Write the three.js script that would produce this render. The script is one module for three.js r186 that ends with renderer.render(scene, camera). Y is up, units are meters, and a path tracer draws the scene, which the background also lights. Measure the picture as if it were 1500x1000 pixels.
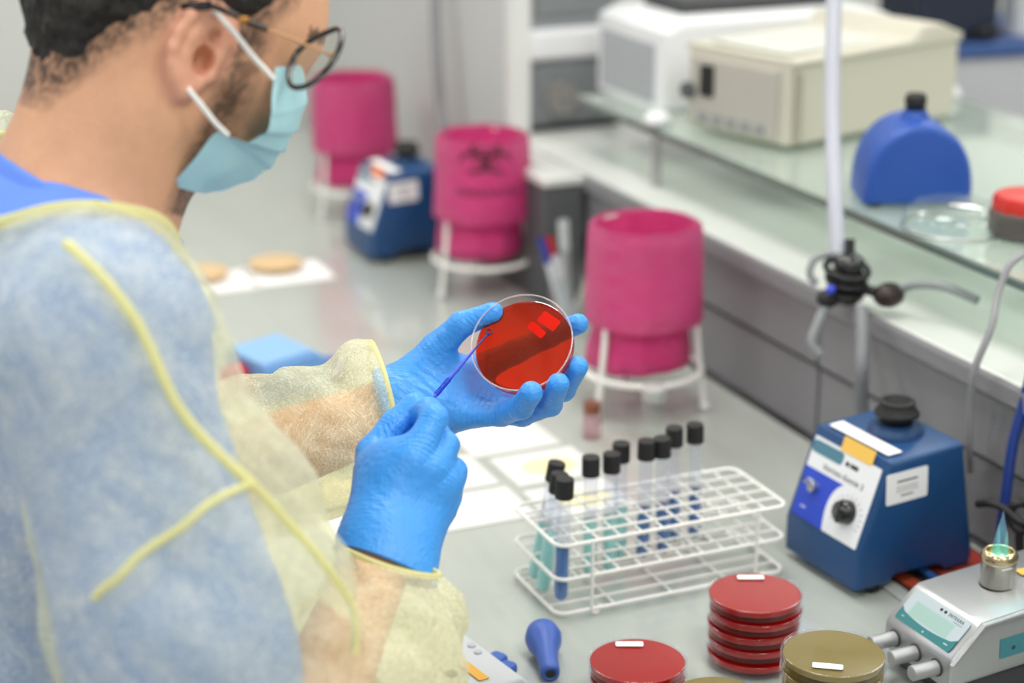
import * as THREE from 'three';
import { RoundedBoxGeometry } from 'three/addons/geometries/RoundedBoxGeometry.js';
import { mergeGeometries, mergeVertices, toCreasedNormals } from 'three/addons/utils/BufferGeometryUtils.js';
import { ImprovedNoise } from 'three/addons/math/ImprovedNoise.js';
import { RectAreaLightUniformsLib } from 'three/addons/lights/RectAreaLightUniformsLib.js';

// ---------------------------------------------------------------- camera, light, exposure
const V = (x, y, z) => new THREE.Vector3(x, y, z);
const deg = Math.PI / 180;
const scene = new THREE.Scene();
scene.background = new THREE.Color(0x000000);
const renderer = new THREE.WebGLRenderer({ antialias: true });
renderer.toneMapping = THREE.LinearToneMapping;
renderer.toneMappingExposure = 1.0;
renderer.shadowMap.enabled = true;
RectAreaLightUniformsLib.init();

const EYE = V(0, 1.775, 0), YAW = 23.6 * deg, PITCH = 18.4 * deg, FOCAL = 2800;   // FOCAL in pixels of a 1000 pixel tall picture
const camera = new THREE.PerspectiveCamera(2 * Math.atan(500 / FOCAL) / deg, 1.5, 0.05, 40);
camera.position.copy(EYE);
camera.rotation.order = 'YXZ';
camera.rotation.set(-PITCH, -YAW, 0);
camera.focus = 1.66;
camera.userData.fStop = 2.8;
scene.add(camera);
camera.updateMatrixWorld();

// soft white ceiling panels: [x, z]
const CEILING = 2.75;
const PANELS = [];
for (const z of [-3.3, -1.9, -0.5, 0.9]) for (const x of [-1.0, 0.9, 2.8]) PANELS.push([x, z]);
const PANEL_POWER = 9.5;

// a point of the room from where it shows in the photograph and how far off it stands
const RIGHT = V(Math.cos(YAW), 0, Math.sin(YAW)), AHEAD = V(Math.sin(YAW), 0, -Math.cos(YAW));
const FWD = AHEAD.clone().multiplyScalar(Math.cos(PITCH)).add(V(0, -Math.sin(PITCH), 0));
const UPV = AHEAD.clone().multiplyScalar(Math.sin(PITCH)).add(V(0, Math.cos(PITCH), 0));
const at = (px, py, d) => EYE.clone().addScaledVector(FWD, d).addScaledVector(RIGHT, (px - 750) / FOCAL * d).addScaledVector(UPV, -(py - 500) / FOCAL * d);

// ---------------------------------------------------------------- helpers
let seed = 7;
const rnd = () => { seed = (seed * 1664525 + 1013904223) >>> 0; return seed / 4294967296; };
const perlin = new ImprovedNoise();
const noise = (x, y, z) => perlin.noise(x + 31.7, y + 17.3, z + 53.1);
const taken = new Map();
function numbered(name) { const n = taken.get(name) ?? 0; taken.set(name, n + 1); return n ? name + '_' + String(n).padStart(3, '0') : name; }
function thing(name, label, category, group, pos = [0, 0, 0], turn = 0) {
  const o = new THREE.Group();
  o.name = numbered(name); o.userData = { label, category };
  if (group) o.userData.group = group;
  o.position.set(...pos); o.rotation.y = turn;
  scene.add(o);
  return o;
}
function part(name, geo, mat, parent, label) {
  const m = new THREE.Mesh(geo, mat);
  m.name = name; m.castShadow = m.receiveShadow = true;
  if (label) m.userData.label = label;
  parent.add(m);
  return m;
}
function solo(name, geo, mat, label, category, group) {
  const m = part(numbered(name), geo, mat, scene);
  m.userData = { label, category };
  if (group) m.userData.group = group;
  return m;
}
function struct(name, geo, mat, label, category) { const m = solo(name, geo, mat, label, category); m.userData.kind = 'structure'; return m; }
const box = (w, h, d, x = 0, y = 0, z = 0, r = 0.002, seg = 2) => new RoundedBoxGeometry(w, h, d, seg, Math.min(r, w / 2.01, h / 2.01, d / 2.01)).translate(x, y, z);
const cyl = (r0, r1, h, x = 0, y = 0, z = 0, n = 32, open = false) => new THREE.CylinderGeometry(r0, r1, h, n, 1, open).translate(x, y, z);
const lathe = (pts, n = 48) => new THREE.LatheGeometry(pts.map(([r, y]) => new THREE.Vector2(r, y)), n);
const curve = (pts, closed = false, tension = 0.5) => new THREE.CatmullRomCurve3(pts.map((p) => (p.isVector3 ? p : V(...p))), closed, 'catmullrom', tension);
const tube = (pts, r, n = 40, m = 8, closed = false) => new THREE.TubeGeometry(curve(pts, closed), n, r, m, closed);
function rod(a, b, r, m = 8) { return new THREE.TubeGeometry(new THREE.LineCurve3(a.isVector3 ? a : V(...a), b.isVector3 ? b : V(...b)), 1, r, m); }
const merged = (list) => mergeGeometries(list.map((g) => { const h = g.index ? g.toNonIndexed() : g; for (const k of Object.keys(h.attributes)) if (!['position', 'normal', 'uv'].includes(k)) h.deleteAttribute(k); return h; }));
// a shape given in (x, y), extruded over z from z0 to z1 with rounded edges
function prism(pts, z0, z1, bevel = 0.003) {
  const s = new THREE.Shape(pts.map(([x, y]) => new THREE.Vector2(x, y)));
  const g = new THREE.ExtrudeGeometry(s, { depth: z1 - z0 - 2 * bevel, bevelEnabled: bevel > 0, bevelThickness: bevel, bevelSize: bevel, bevelOffset: -bevel, bevelSegments: 3, curveSegments: 16 });
  return toCreasedNormals(g.translate(0, 0, z0 + bevel), 0.6);
}
function roundRect(w, h, r) {
  const s = new THREE.Shape(), x = -w / 2, y = -h / 2;
  s.moveTo(x + r, y); s.lineTo(x + w - r, y); s.quadraticCurveTo(x + w, y, x + w, y + r); s.lineTo(x + w, y + h - r); s.quadraticCurveTo(x + w, y + h, x + w - r, y + h);
  s.lineTo(x + r, y + h); s.quadraticCurveTo(x, y + h, x, y + h - r); s.lineTo(x, y + r); s.quadraticCurveTo(x, y, x + r, y);
  return s;
}
// a thin card with rounded corners in its own x-y plane, uv 0..1
function card(w, h, r, t = 0.0006) {
  const g = new THREE.ExtrudeGeometry(roundRect(w, h, r), { depth: t, bevelEnabled: false, curveSegments: 6 });
  const p = g.attributes.position, uv = g.attributes.uv;
  for (let i = 0; i < p.count; i++) uv.setXY(i, p.getX(i) / w + 0.5, p.getY(i) / h + 0.5);
  return g;
}
// lays a part that was built in the x-y plane at a point, with its own x and y axes along two directions
function lay(o, p, ex, ey) {
  const x = ex.clone().normalize(), z = x.clone().cross(ey).normalize(), y = z.clone().cross(x);
  o.matrixAutoUpdate = true;
  o.quaternion.setFromRotationMatrix(new THREE.Matrix4().makeBasis(x, y, z));
  o.position.copy(p);
  return o;
}
function canvasTex(w, h, draw) {
  const c = document.createElement('canvas'); c.width = w; c.height = h;
  draw(c.getContext('2d'), w, h);
  const t = new THREE.CanvasTexture(c); t.colorSpace = THREE.SRGBColorSpace;
  return t;
}
function noiseTex(size, f, rep = 1, srgb = false) {
  const data = new Uint8Array(size * size * 4);
  for (let y = 0; y < size; y++) for (let x = 0; x < size; x++) {
    const v = f(x / size, y / size), i = (y * size + x) * 4;
    const c = Array.isArray(v) ? v : [v, v, v];
    for (let k = 0; k < 3; k++) data[i + k] = Math.max(0, Math.min(255, c[k] * 255));
    data[i + 3] = 255;
  }
  const t = new THREE.DataTexture(data, size, size);
  t.wrapS = t.wrapT = THREE.RepeatWrapping; t.magFilter = THREE.LinearFilter; t.repeat.set(rep, rep); t.needsUpdate = true;
  if (srgb) t.colorSpace = THREE.SRGBColorSpace;
  return t;
}
// noise that repeats over 0..1
const loopNoise = (u, v, f, s = 0) => {
  const a = u * 2 * Math.PI, b = v * 2 * Math.PI, k = f / (2 * Math.PI);
  return noise(Math.cos(a) * k + s, Math.sin(a) * k + Math.cos(b) * k, Math.sin(b) * k + s * 2.1);
};
// texture coordinates in metres from the three faces of a box, for shapes without any of their own
function boxUV(g) {
  const src = g.index ? g.toNonIndexed() : g, p = src.attributes.position, n = src.attributes.normal, uv = new Float32Array(p.count * 2);
  for (let t = 0; t < p.count; t += 3) {
    let ax = 0, ay = 0, az = 0;
    for (let k = 0; k < 3; k++) { ax += Math.abs(n.getX(t + k)); ay += Math.abs(n.getY(t + k)); az += Math.abs(n.getZ(t + k)); }
    for (let k = 0; k < 3; k++) {
      const i = t + k, x = p.getX(i), y = p.getY(i), z = p.getZ(i);
      const [u, v] = az >= ax && az >= ay ? [x, y] : ax >= ay ? [z, y] : [x, z];
      uv[i * 2] = u; uv[i * 2 + 1] = v;
    }
  }
  src.setAttribute('uv', new THREE.BufferAttribute(uv, 2));
  return src;
}
const std = (color, roughness = 0.5, extra = {}) => new THREE.MeshStandardMaterial({ color, roughness, side: THREE.DoubleSide, ...extra });
const phys = (color, roughness, extra = {}) => new THREE.MeshPhysicalMaterial({ color, roughness, side: THREE.DoubleSide, ...extra });

// ---------------------------------------------------------------- materials
const grain = noiseTex(256, (u, v) => 0.5 + 0.35 * loopNoise(u, v, 30) + 0.3 * loopNoise(u, v, 90, 4));
const fine = (rep) => { const t = grain.clone(); t.repeat.set(rep, rep); t.needsUpdate = true; return t; };
const M = {
  wall: std(0xd0d1cf, 0.85, { bumpMap: fine(2), bumpScale: 0.0006 }),
  wallPanel: std(0xc4c5c4, 0.6),
  ceiling: std(0xf2f2ee, 0.9),
  floor: std(0xb4b8ba, 0.4, { bumpMap: fine(1), bumpScale: 0.0004 }),
  bench: phys(0xb9bfb8, 0.28, { clearcoat: 1, clearcoatRoughness: 0.04, map: noiseTex(256, (u, v) => { const k = 0.965 + 0.03 * loopNoise(u, v, 6) + 0.02 * loopNoise(u, v, 40, 3); return [k, k, k]; }, 1.4, true) }),
  benchEdge: std(0xb9bdb9, 0.4),
  cabinet: std(0xd8dadb, 0.5),
  greyPanel: std(0x8a8a8e, 0.55, { bumpMap: fine(3), bumpScale: 0.0005 }),
  greyDark: std(0x55575a, 0.6),
  greyMid: std(0x8f9497, 0.55),
  ledge: phys(0xdfe1de, 0.35, { clearcoat: 0.5, clearcoatRoughness: 0.15 }),
  shelfGlass: phys(0xe9f2ec, 0.03, { transmission: 0.72, thickness: 0, ior: 1.5 }),
  glassEdge: phys(0x6f7d76, 0.15, { transmission: 0.25, thickness: 0 }),
  clearPlastic: phys(0xfafaff, 0.04, { transmission: 0.97, thickness: 0, ior: 1.55 }),
  glass: phys(0xf6faf8, 0.02, { transmission: 0.97, thickness: 0, ior: 1.5 }),
  steel: std(0xc2c3c4, 0.3, { metalness: 1 }),
  brushed: phys(0xc9c6bf, 0.28, { metalness: 1, anisotropy: 0.6 }),
  brass: std(0xd2c19a, 0.22, { metalness: 1 }),
  whiteWire: phys(0xf1f0ec, 0.35, { clearcoat: 0.4 }),
  white: std(0xf0f0ee, 0.5),
  whitePlastic: phys(0xe6e7ea, 0.38, {}),
  paper: std(0xf5f4f2, 0.8),
  beige: std(0xc8c4b5, 0.55),
  beigeFace: std(0xb4b0a8, 0.6),
  black: std(0x161617, 0.5),
  blackGloss: phys(0x101011, 0.25, { clearcoat: 0.5 }),
  rubber: std(0x1d1d1e, 0.65),
  navy: std(0x1a2338, 0.5),
  deepBlue: std(0x35548d, 0.5),
  mixerBlue: phys(0x0b4479, 0.4, { bumpMap: fine(24), bumpScale: 0.00045, clearcoat: 0.25, clearcoatRoughness: 0.3 }),
  domeBlue: phys(0x2250a8, 0.45, {}),
  silver: phys(0xb2b4b6, 0.34, { metalness: 0.75, bumpMap: fine(30), bumpScale: 0.0001 }),
  greyBase: std(0x3c3f43, 0.6),
  teal: std(0x3d8791, 0.5),
  yellowTape: std(0xf0c25a, 0.6),
  redPlastic: phys(0xc62b22, 0.4, {}),
  hoseBlue: phys(0x1d3a86, 0.4, {}),
  cable: std(0x1b1b1c, 0.55),
  cableGrey: std(0x8c8c90, 0.55),
  cableWhite: std(0xc9c9cc, 0.5),
  bulbBlue: phys(0x3a5cae, 0.45, {}),
  tan: phys(0xe2bf86, 0.4, {}),
};

// ---------------------------------------------------------------- the room
const BT = 0.9, LEDGE = 1.1, SHELF = 1.19;      // heights of the bench top, the raised ledge and the glass shelf
const X0 = -2.6, X1 = 4.6, Z0 = -4.0, Z1 = 2.2;
struct('floor', box(X1 - X0 + 0.4, 0.1, Z1 - Z0 + 0.4, (X0 + X1) / 2, -0.05, (Z0 + Z1) / 2, 0.001), M.floor, 'grey vinyl laboratory floor', 'floor');
struct('ceiling', box(X1 - X0 + 0.4, 0.1, Z1 - Z0 + 0.4, (X0 + X1) / 2, CEILING + 0.05, (Z0 + Z1) / 2, 0.001), M.ceiling, 'white ceiling with square light panels', 'ceiling');
struct('wall_back', box(X1 - X0 + 0.4, CEILING, 0.1, (X0 + X1) / 2, CEILING / 2, Z0 - 0.05, 0.001), M.wall, 'plain light grey wall at the far end of the benches', 'wall');
struct('wall_front', box(X1 - X0 + 0.4, CEILING, 0.1, (X0 + X1) / 2, CEILING / 2, Z1 + 0.05, 0.001), M.wall, 'plain light grey wall behind the viewer', 'wall');
struct('wall_left', box(0.1, CEILING, Z1 - Z0, X0 - 0.05, CEILING / 2, (Z0 + Z1) / 2, 0.001), M.wall, 'plain light grey side wall behind the person', 'wall');
struct('wall_right', box(0.1, CEILING, Z1 - Z0, X1 + 0.05, CEILING / 2, (Z0 + Z1) / 2, 0.001), M.wall, 'plain light grey side wall beyond the second bench', 'wall');
{
  const glow = std(0xffffff, 0.6, { emissive: 0xffffff, emissiveIntensity: 3.2 });
  for (const [x, z] of PANELS) {
    const t = thing('ceiling_light_panel', 'square white light panel set in the ceiling', 'ceiling light', 'ceiling light panels', [x, CEILING, z]);
    part('frame', merged([box(0.66, 0.02, 0.03, 0, -0.01, 0.315), box(0.66, 0.02, 0.03, 0, -0.01, -0.315), box(0.03, 0.02, 0.6, 0.315, -0.01, 0), box(0.03, 0.02, 0.6, -0.315, -0.01, 0)]), M.white, t);
    part('light_diffuser', box(0.6, 0.01, 0.6, 0, -0.008, 0), glow, t);
    const l = new THREE.RectAreaLight(0xfffcf5, PANEL_POWER, 0.6, 0.6);
    l.name = 'panel_light'; l.position.set(x, CEILING - 0.03, z); l.rotation.x = -Math.PI / 2;
    scene.add(l);
  }
}

// the bench the person works at
{
  const t = thing('laboratory_bench', 'long laboratory bench with a pale glossy grey top under the racks and dishes', 'bench', null, [0.85, 0, -2.0]);
  part('bench_top', box(0.78, 0.03, 3.9, 0, BT - 0.015, 0.0, 0.006), M.bench, t);
  part('top_edge', box(0.02, 0.036, 3.9, -0.398, BT - 0.02, 0, 0.006), M.benchEdge, t);
  for (let k = 0; k < 5; k++) part('cabinet_door', box(0.02, 0.72, 0.74, -0.335, 0.48, -1.56 + k * 0.78, 0.004), M.cabinet, t);
  part('carcass', box(0.66, 0.76, 3.88, 0.0, 0.48, 0, 0.004), M.cabinet, t);
  part('plinth', box(0.6, 0.1, 3.86, 0.02, 0.05, 0, 0.002), M.greyDark, t);
}
// raised service ledge behind it, with a grey front
{
  const t = thing('service_ledge', 'raised white service ledge with a grey panelled front behind the bench', 'ledge', null, [1.24, 0, -1.4]);
  const zr = [[-1.46, -0.5], [-0.5, 0.35], [0.35, 1.9]];                      // in the ledge's own z
  for (const [a, b] of zr) {
    part('front_panel', box(0.02, 0.092, b - a - 0.006, 0.016, BT + 0.048, (a + b) / 2, 0.002), M.greyPanel, t);
    part('front_panel', box(0.02, 0.076, b - a - 0.006, 0.012, BT + 0.138, (a + b) / 2, 0.002), M.greyPanel, t);
  }
  part('backing', box(0.02, 0.2, 3.36, 0.032, BT + 0.09, 0.22, 0.001), M.greyDark, t);
  part('ledge_top', box(0.72, 0.02, 3.36, 0.36, LEDGE - 0.01, 0.22, 0.004), M.ledge, t);
  part('edge_strip', box(0.012, 0.024, 3.36, -0.002, LEDGE - 0.013, 0.22, 0.004), M.greyPanel, t, 'grey edge strip');
  part('support', box(0.6, LEDGE - 0.02, 3.3, 0.36, (LEDGE - 0.02) / 2, 0.22, 0.004), M.cabinet, t);
}
{
  const t = thing('service_column', 'dark grey box with a pale top at the end of the ledge', 'service box', null, [1.2, BT, -2.7]);
  part('body', box(0.066, 0.186, 0.3, 0, 0.093, 0, 0.004), M.greyDark, t);
  part('top', box(0.07, 0.014, 0.304, 0, 0.193, 0, 0.003), M.ledge, t);
}
// tall partition and what stands beside it
{
  const t = thing('partition', 'tall flat light grey partition behind the pink bagged stands', 'partition', null, [1.262, 0, -3.43]);
  part('panel', box(0.03, 2.1, 1.12, 0, 1.05, 0, 0.003), M.wallPanel, t);
  part('edge_trim', box(0.036, 2.1, 0.03, 0, 1.05, 0.565, 0.004), M.ledge, t);
}
{
  const t = thing('drying_oven', 'grey laboratory oven with a white bar and a round dial beside the partition', 'oven', null, [1.365, LEDGE, -2.96]);
  part('body', box(0.17, 0.42, 0.2, 0, 0.21, 0, 0.008), M.greyMid, t);
  part('foot_rail', box(0.16, 0.02, 0.19, 0, -0.0, 0.008, 0.002), M.black, t);
  part('white_bar', box(0.18, 0.052, 0.03, 0, 0.145, 0.1, 0.012), M.whitePlastic, t);
  part('upper_panel', box(0.15, 0.2, 0.012, 0, 0.29, 0.1, 0.004), std(0x7f8487, 0.5), t);
  part('lower_panel', box(0.15, 0.1, 0.012, 0, 0.062, 0.1, 0.004), std(0x787d80, 0.5), t);
  part('dial', cyl(0.028, 0.03, 0.014, 0, 0, 0).rotateX(Math.PI / 2).translate(-0.03, 0.055, 0.112), std(0x85827f, 0.45), t);
  part('dial_cap', cyl(0.005, 0.005, 0.004, 0, 0, 0, 16).rotateX(Math.PI / 2).translate(-0.03, 0.055, 0.121), M.steel, t);
}
solo('wall_cable', tube([at(636, -90, 3.3), at(638, 30, 3.32), at(641, 100, 3.33), at(645, 150, 3.34), at(652, 190, 3.34), at(655, 240, 3.35)], 0.0095, 50, 8), M.cableGrey, 'grey cable hanging down the front of the partition', 'cable');

// glass shelf over the ledge
{
  const t = thing('glass_shelf', 'green-edged glass shelf on posts above the ledge', 'shelf', null, [1.56, LEDGE, -1.55]);
  part('glass_plate', box(0.54, 0.008, 2.3, 0, SHELF - LEDGE - 0.004, 0, 0.001), M.shelfGlass, t);
  part('front_edge', box(0.006, 0.011, 2.3, -0.273, SHELF - LEDGE - 0.005, 0, 0.002), M.glassEdge, t, 'dark green glass edge');
  for (const z of [-0.89, 0.05, 0.98]) for (const x of [-0.262, 0.25]) {
    const p = part('post', cyl(0.0075, 0.0075, SHELF - LEDGE - 0.008, x, (SHELF - LEDGE - 0.008) / 2, z, 16), M.steel, t);
    part('post_cap', lathe([[0, 0.022], [0.014, 0.02], [0.02, 0.012], [0.021, 0.002], [0, 0]], 24).translate(x, SHELF - LEDGE + 0.0005, z), M.whitePlastic, p);
  }
}
// white instrument and beige instrument on the glass shelf
{
  const t = thing('white_analyser', 'white boxy instrument with a dark inset top behind the beige instrument', 'instrument', null, [1.55, SHELF, -2.62]);
  part('body', prism([[-0.2, 0], [0.2, 0], [0.2, 0.125], [0.17, 0.135], [-0.17, 0.135], [-0.2, 0.12]], -0.13, 0.1, 0.008), M.whitePlastic, t);
  part('side_panel', box(0.004, 0.09, 0.18, -0.201, 0.055, -0.02, 0.002), std(0xa7abb0, 0.5), t);
  part('dark_top', box(0.29, 0.03, 0.13, 0.01, 0.14, -0.035, 0.008), std(0x3b3d40, 0.5), t);
  part('grey_disc', cyl(0.04, 0.04, 0.006, 0.03, 0.158, -0.03), std(0x9a9a98, 0.5), t);
}
{
  const a = V(1.294, SHELF, -2.417), b = V(1.385, SHELF, -2.205), c = V(1.745, SHELF, -2.305);
  const t = thing('beige_instrument', 'beige boxy instrument with a grey front and black socket on the glass shelf', 'instrument', null, [b.x, SHELF, b.z]);
  t.rotation.y = Math.atan2(-(c.z - b.z), c.x - b.x);                            // own x runs along its long side, own -z along its front
  part('body', box(0.36, 0.118, 0.2, 0.18, 0.065, -0.11, 0.006), M.beige, t);
  part('lid', prism([[0.0, 0], [0.36, 0], [0.36, 0.012], [0.31, 0.03], [0.27, 0.03], [0.25, 0.012], [0.0, 0.008]], -0.215, -0.005, 0.003).translate(0, 0.118, 0), M.beige, t);
  part('top_inset', box(0.2, 0.004, 0.15, 0.12, 0.13, -0.11, 0.001), std(0xcfd0c9, 0.5), t);
  part('front_panel', box(0.006, 0.095, 0.17, -0.002, 0.062, -0.115, 0.002), M.beigeFace, t, 'grey front panel');
  part('socket', box(0.006, 0.045, 0.026, -0.006, 0.078, -0.165, 0.002), M.black, t, 'black socket');
  part('knob', cyl(0.012, 0.012, 0.012, 0, 0, 0, 20).rotateZ(Math.PI / 2).translate(-0.008, 0.06, -0.2), M.greyDark, t);
  part('corner_groove', box(0.008, 0.1, 0.012, 0.012, 0.06, -0.006, 0.002), std(0xa5a192, 0.6), t);
  for (let k = 0; k < 5; k++) part('button', box(0.004, 0.014, 0.016, -0.006, 0.025, -0.06 - k * 0.028, 0.001), M.greyMid, t);
}
// blue domed mixer, glass cover and red-lidded jar on the shelf
{
  const t = thing('domed_mixer', 'blue domed laboratory mixer with a black cap on the glass shelf', 'mixer', null, [1.385, SHELF, -1.93], -0.38);
  const s = []; for (let k = 0; k <= 24; k++) { const u = Math.PI * k / 24; s.push([0.066 * Math.cos(u), 0.012 + 0.092 * Math.pow(Math.sin(u), 0.8)]); }
  s.push([-0.066, 0.004], [0.066, 0.004]);
  part('body', prism(s, -0.05, 0.05, 0.008), M.domeBlue, t);
  part('neck', cyl(0.014, 0.02, 0.014, 0, 0.106, 0), M.domeBlue, t);
  part('cap', lathe([[0, 0.022], [0.011, 0.021], [0.014, 0.015], [0.012, 0.0], [0, 0]], 24).translate(0, 0.112, 0), M.rubber, t);
  for (const [x, z] of [[-0.05, -0.03], [0.05, -0.03], [-0.05, 0.03], [0.05, 0.03]]) part('foot', cyl(0.008, 0.008, 0.008, x, 0.004, z, 12), M.rubber, t);
}
{
  const t = thing('glass_dome_cover', 'clear low glass cover standing in front of the blue domed mixer', 'glass cover', null, [1.352, SHELF, -1.79]);
  part('glass', lathe([[0.062, 0], [0.062, 0.012], [0.058, 0.022], [0.045, 0.031], [0.02, 0.036], [0, 0.037]], 40), M.glass, t);
  part('rim', new THREE.TorusGeometry(0.062, 0.002, 8, 48).rotateX(Math.PI / 2).translate(0, 0.002, 0), M.steel, t);
}
{
  const t = thing('red_lid_jar', 'low glass jar with a ribbed red lid at the end of the shelf', 'jar', null, [1.41, SHELF, -1.73]);
  part('jar_body', lathe([[0, 0.001], [0.042, 0.001], [0.046, 0.006], [0.046, 0.028], [0.042, 0.032]], 40), phys(0x6b6460, 0.2, { transmission: 0.4, thickness: 0 }), t);
  const lidG = lathe([[0, 0.05], [0.036, 0.05], [0.041, 0.047], [0.042, 0.031], [0.038, 0.03]], 60);
  const lp = lidG.attributes.position;
  for (let i = 0; i < lp.count; i++) { const r = Math.hypot(lp.getX(i), lp.getZ(i)); if (r > 0.04) { const k = 1 + 0.025 * Math.cos(Math.atan2(lp.getZ(i), lp.getX(i)) * 15); lp.setX(i, lp.getX(i) * k); lp.setZ(i, lp.getZ(i) * k); } }
  lidG.computeVertexNormals();
  part('lid', lidG, M.redPlastic, t, 'ribbed red lid');
}
// hose, tap and cables at the ledge
solo('hanging_hose', tube([at(1226, -120, 2.3), at(1221, 30, 2.29), at(1219, 160, 2.28), at(1223, 290, 2.26), at(1228, 380, 2.25)], 0.0095, 60, 12), phys(0xd6d8e4, 0.3, { transmission: 0.3, thickness: 0 }), 'translucent white hose hanging down to the black gas taps', 'hose');
{
  const c = at(1242, 408, 2.24);
  const t = thing('gas_tap', 'cluster of black gas taps with levers on the front of the ledge', 'tap', null, c.toArray());
  const L = (px, py, d = 2.24) => at(px, py, d).sub(c);
  part('stem', rod(L(1245, 350), L(1245, 445), 0.006, 12), M.blackGloss, t);
  part('valve_body', lathe([[0, -0.03], [0.012, -0.03], [0.02, -0.022], [0.014, -0.012], [0.022, 0.0], [0.016, 0.012], [0.02, 0.022], [0.01, 0.03], [0, 0.03]], 20), M.blackGloss, t);
  for (let k = 0; k < 3; k++) part('fin', new THREE.TorusGeometry(0.019 + 0.003 * k, 0.004, 8, 24).rotateX(Math.PI / 2 + 0.25).translate(-0.002, -0.014 + k * 0.013, 0), M.black, t);
  part('outlet', tube([L(1242, 390), L(1222, 372), L(1195, 378), L(1186, 400), L(1196, 416)], 0.0045, 30, 8), M.greyMid, t);
  part('side_knob', new THREE.SphereGeometry(0.013, 16, 12).scale(1.1, 0.85, 1).translate(...L(1213, 437).toArray()), M.black, t);
  part('blue_dot', new THREE.SphereGeometry(0.006, 12, 8).translate(...L(1217, 424, 2.22).toArray()), std(0x3a4bd0, 0.4), t, 'blue marker');
  part('spout', tube([L(1213, 440), L(1200, 470), L(1190, 500), L(1200, 520)], 0.0065, 24, 8), M.greyMid, t);
  part('lever_hub', new THREE.SphereGeometry(0.0165, 16, 12).scale(1.2, 0.9, 1).translate(...L(1302, 432, 2.22).toArray()), std(0x2a1d1b, 0.4), t);
  part('arm', rod(L(1250, 420), L(1302, 432, 2.22), 0.0065, 10), M.black, t);
  part('lever', tube([L(1318, 424, 2.22), L(1345, 416, 2.2), L(1385, 420, 2.18), L(1432, 440, 2.16)], 0.0055, 30, 8), M.greyMid, t);
}
solo('power_cable', tube([at(1262, 452, 2.2), at(1263, 500, 2.18), at(1262, 545, 2.17), at(1262, 592, 2.19), at(1266, 625, 2.21)], 0.0085, 40, 8), std(0x7c7d82, 0.5), 'thick grey cable hanging from the gas taps down the panel', 'cable', null);
solo('thin_cable', tube([at(1500, 372, 2.02), at(1478, 390, 2.02), at(1462, 430, 2.02), at(1452, 480, 2.01), at(1428, 540, 2.02), at(1421, 590, 2.04), at(1420, 650, 2.06), at(1421, 690, 2.09)], 0.004, 60, 8), std(0x97979b, 0.5), 'thin grey cable looping down from the shelf edge', 'cable');
solo('gas_hose', tube([at(1512, 540, 1.98), at(1500, 590, 1.99), at(1484, 650, 2.0), at(1474, 720, 2.01), at(1466, 780, 2.02), at(1461, 830, 2.02)], 0.0058, 50, 10), M.hoseBlue, 'blue rubber gas hose hanging behind the mixer', 'hose');
solo('black_power_cord', merged([tube([at(1432, 738, 1.985), at(1450, 737, 1.97), at(1470, 744, 1.96), at(1495, 764, 1.95), at(1520, 770, 1.95)], 0.0042, 40, 8), tube([at(1478, 750, 1.97), at(1488, 738, 1.965), at(1505, 738, 1.965), at(1512, 760, 1.96), at(1498, 778, 1.965), at(1484, 768, 1.97), at(1478, 750, 1.97)], 0.0048, 40, 8), tube([at(1495, 770, 1.97), at(1493, 790, 1.97), at(1496, 825, 1.98)], 0.0042, 20, 8)]), M.cable, 'black power cord coiled behind the mixer', 'cord');

// far side: second bench, cabinets and equipment seen out of focus
{
  const t = thing('far_bench', 'second bench with a pale top beyond the ledge', 'bench', null, [2.35, 0, -2.2]);
  part('bench_top', box(0.75, 0.03, 3.5, 0, BT - 0.015, 0, 0.005), M.bench, t);
  part('carcass', box(0.7, 0.86, 3.46, 0, 0.44, 0, 0.004), M.cabinet, t);
}
{
  const c = at(1440, 150, 3.55);
  const t = thing('grey_cabinet', 'pale lilac grey low cabinet behind the beige instrument', 'cabinet', null, [c.x, BT + 0.001, c.z - 0.12], 0.28 - YAW);
  const top = at(1440, 66, 3.5).y;
  part('body', box(0.46, top - BT - 0.02, 0.3, 0.06, (top - BT - 0.02) / 2, 0, 0.006), std(0xb9bac0, 0.5), t);
  part('blue_top', box(0.5, 0.024, 0.32, 0.06, top - BT - 0.007, 0, 0.004), M.deepBlue, t, 'dark blue top');
  const m = thing('navy_storage_box', 'dark navy box standing on the blue topped cabinet', 'box', null, [c.x, top + 0.006, c.z - 0.14], 0.28 - YAW);
  part('body', box(0.165, 0.18, 0.16, -0.045, 0.09, 0.06, 0.006), M.navy, m);
  part('latch', box(0.05, 0.02, 0.02, 0.01, 0.016, 0.146, 0.004), M.black, m);
  const w = thing('white_canister', 'white canister standing beside the navy box on the cabinet', 'canister', null, [c.x + 0.13, top + 0.006, c.z - 0.05], 0.28 - YAW);
  part('body', cyl(0.05, 0.05, 0.15, 0, 0.075, 0), M.whitePlastic, w);
  part('lid', cyl(0.053, 0.053, 0.03, 0, 0.162, 0), M.white, w);
}

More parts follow.
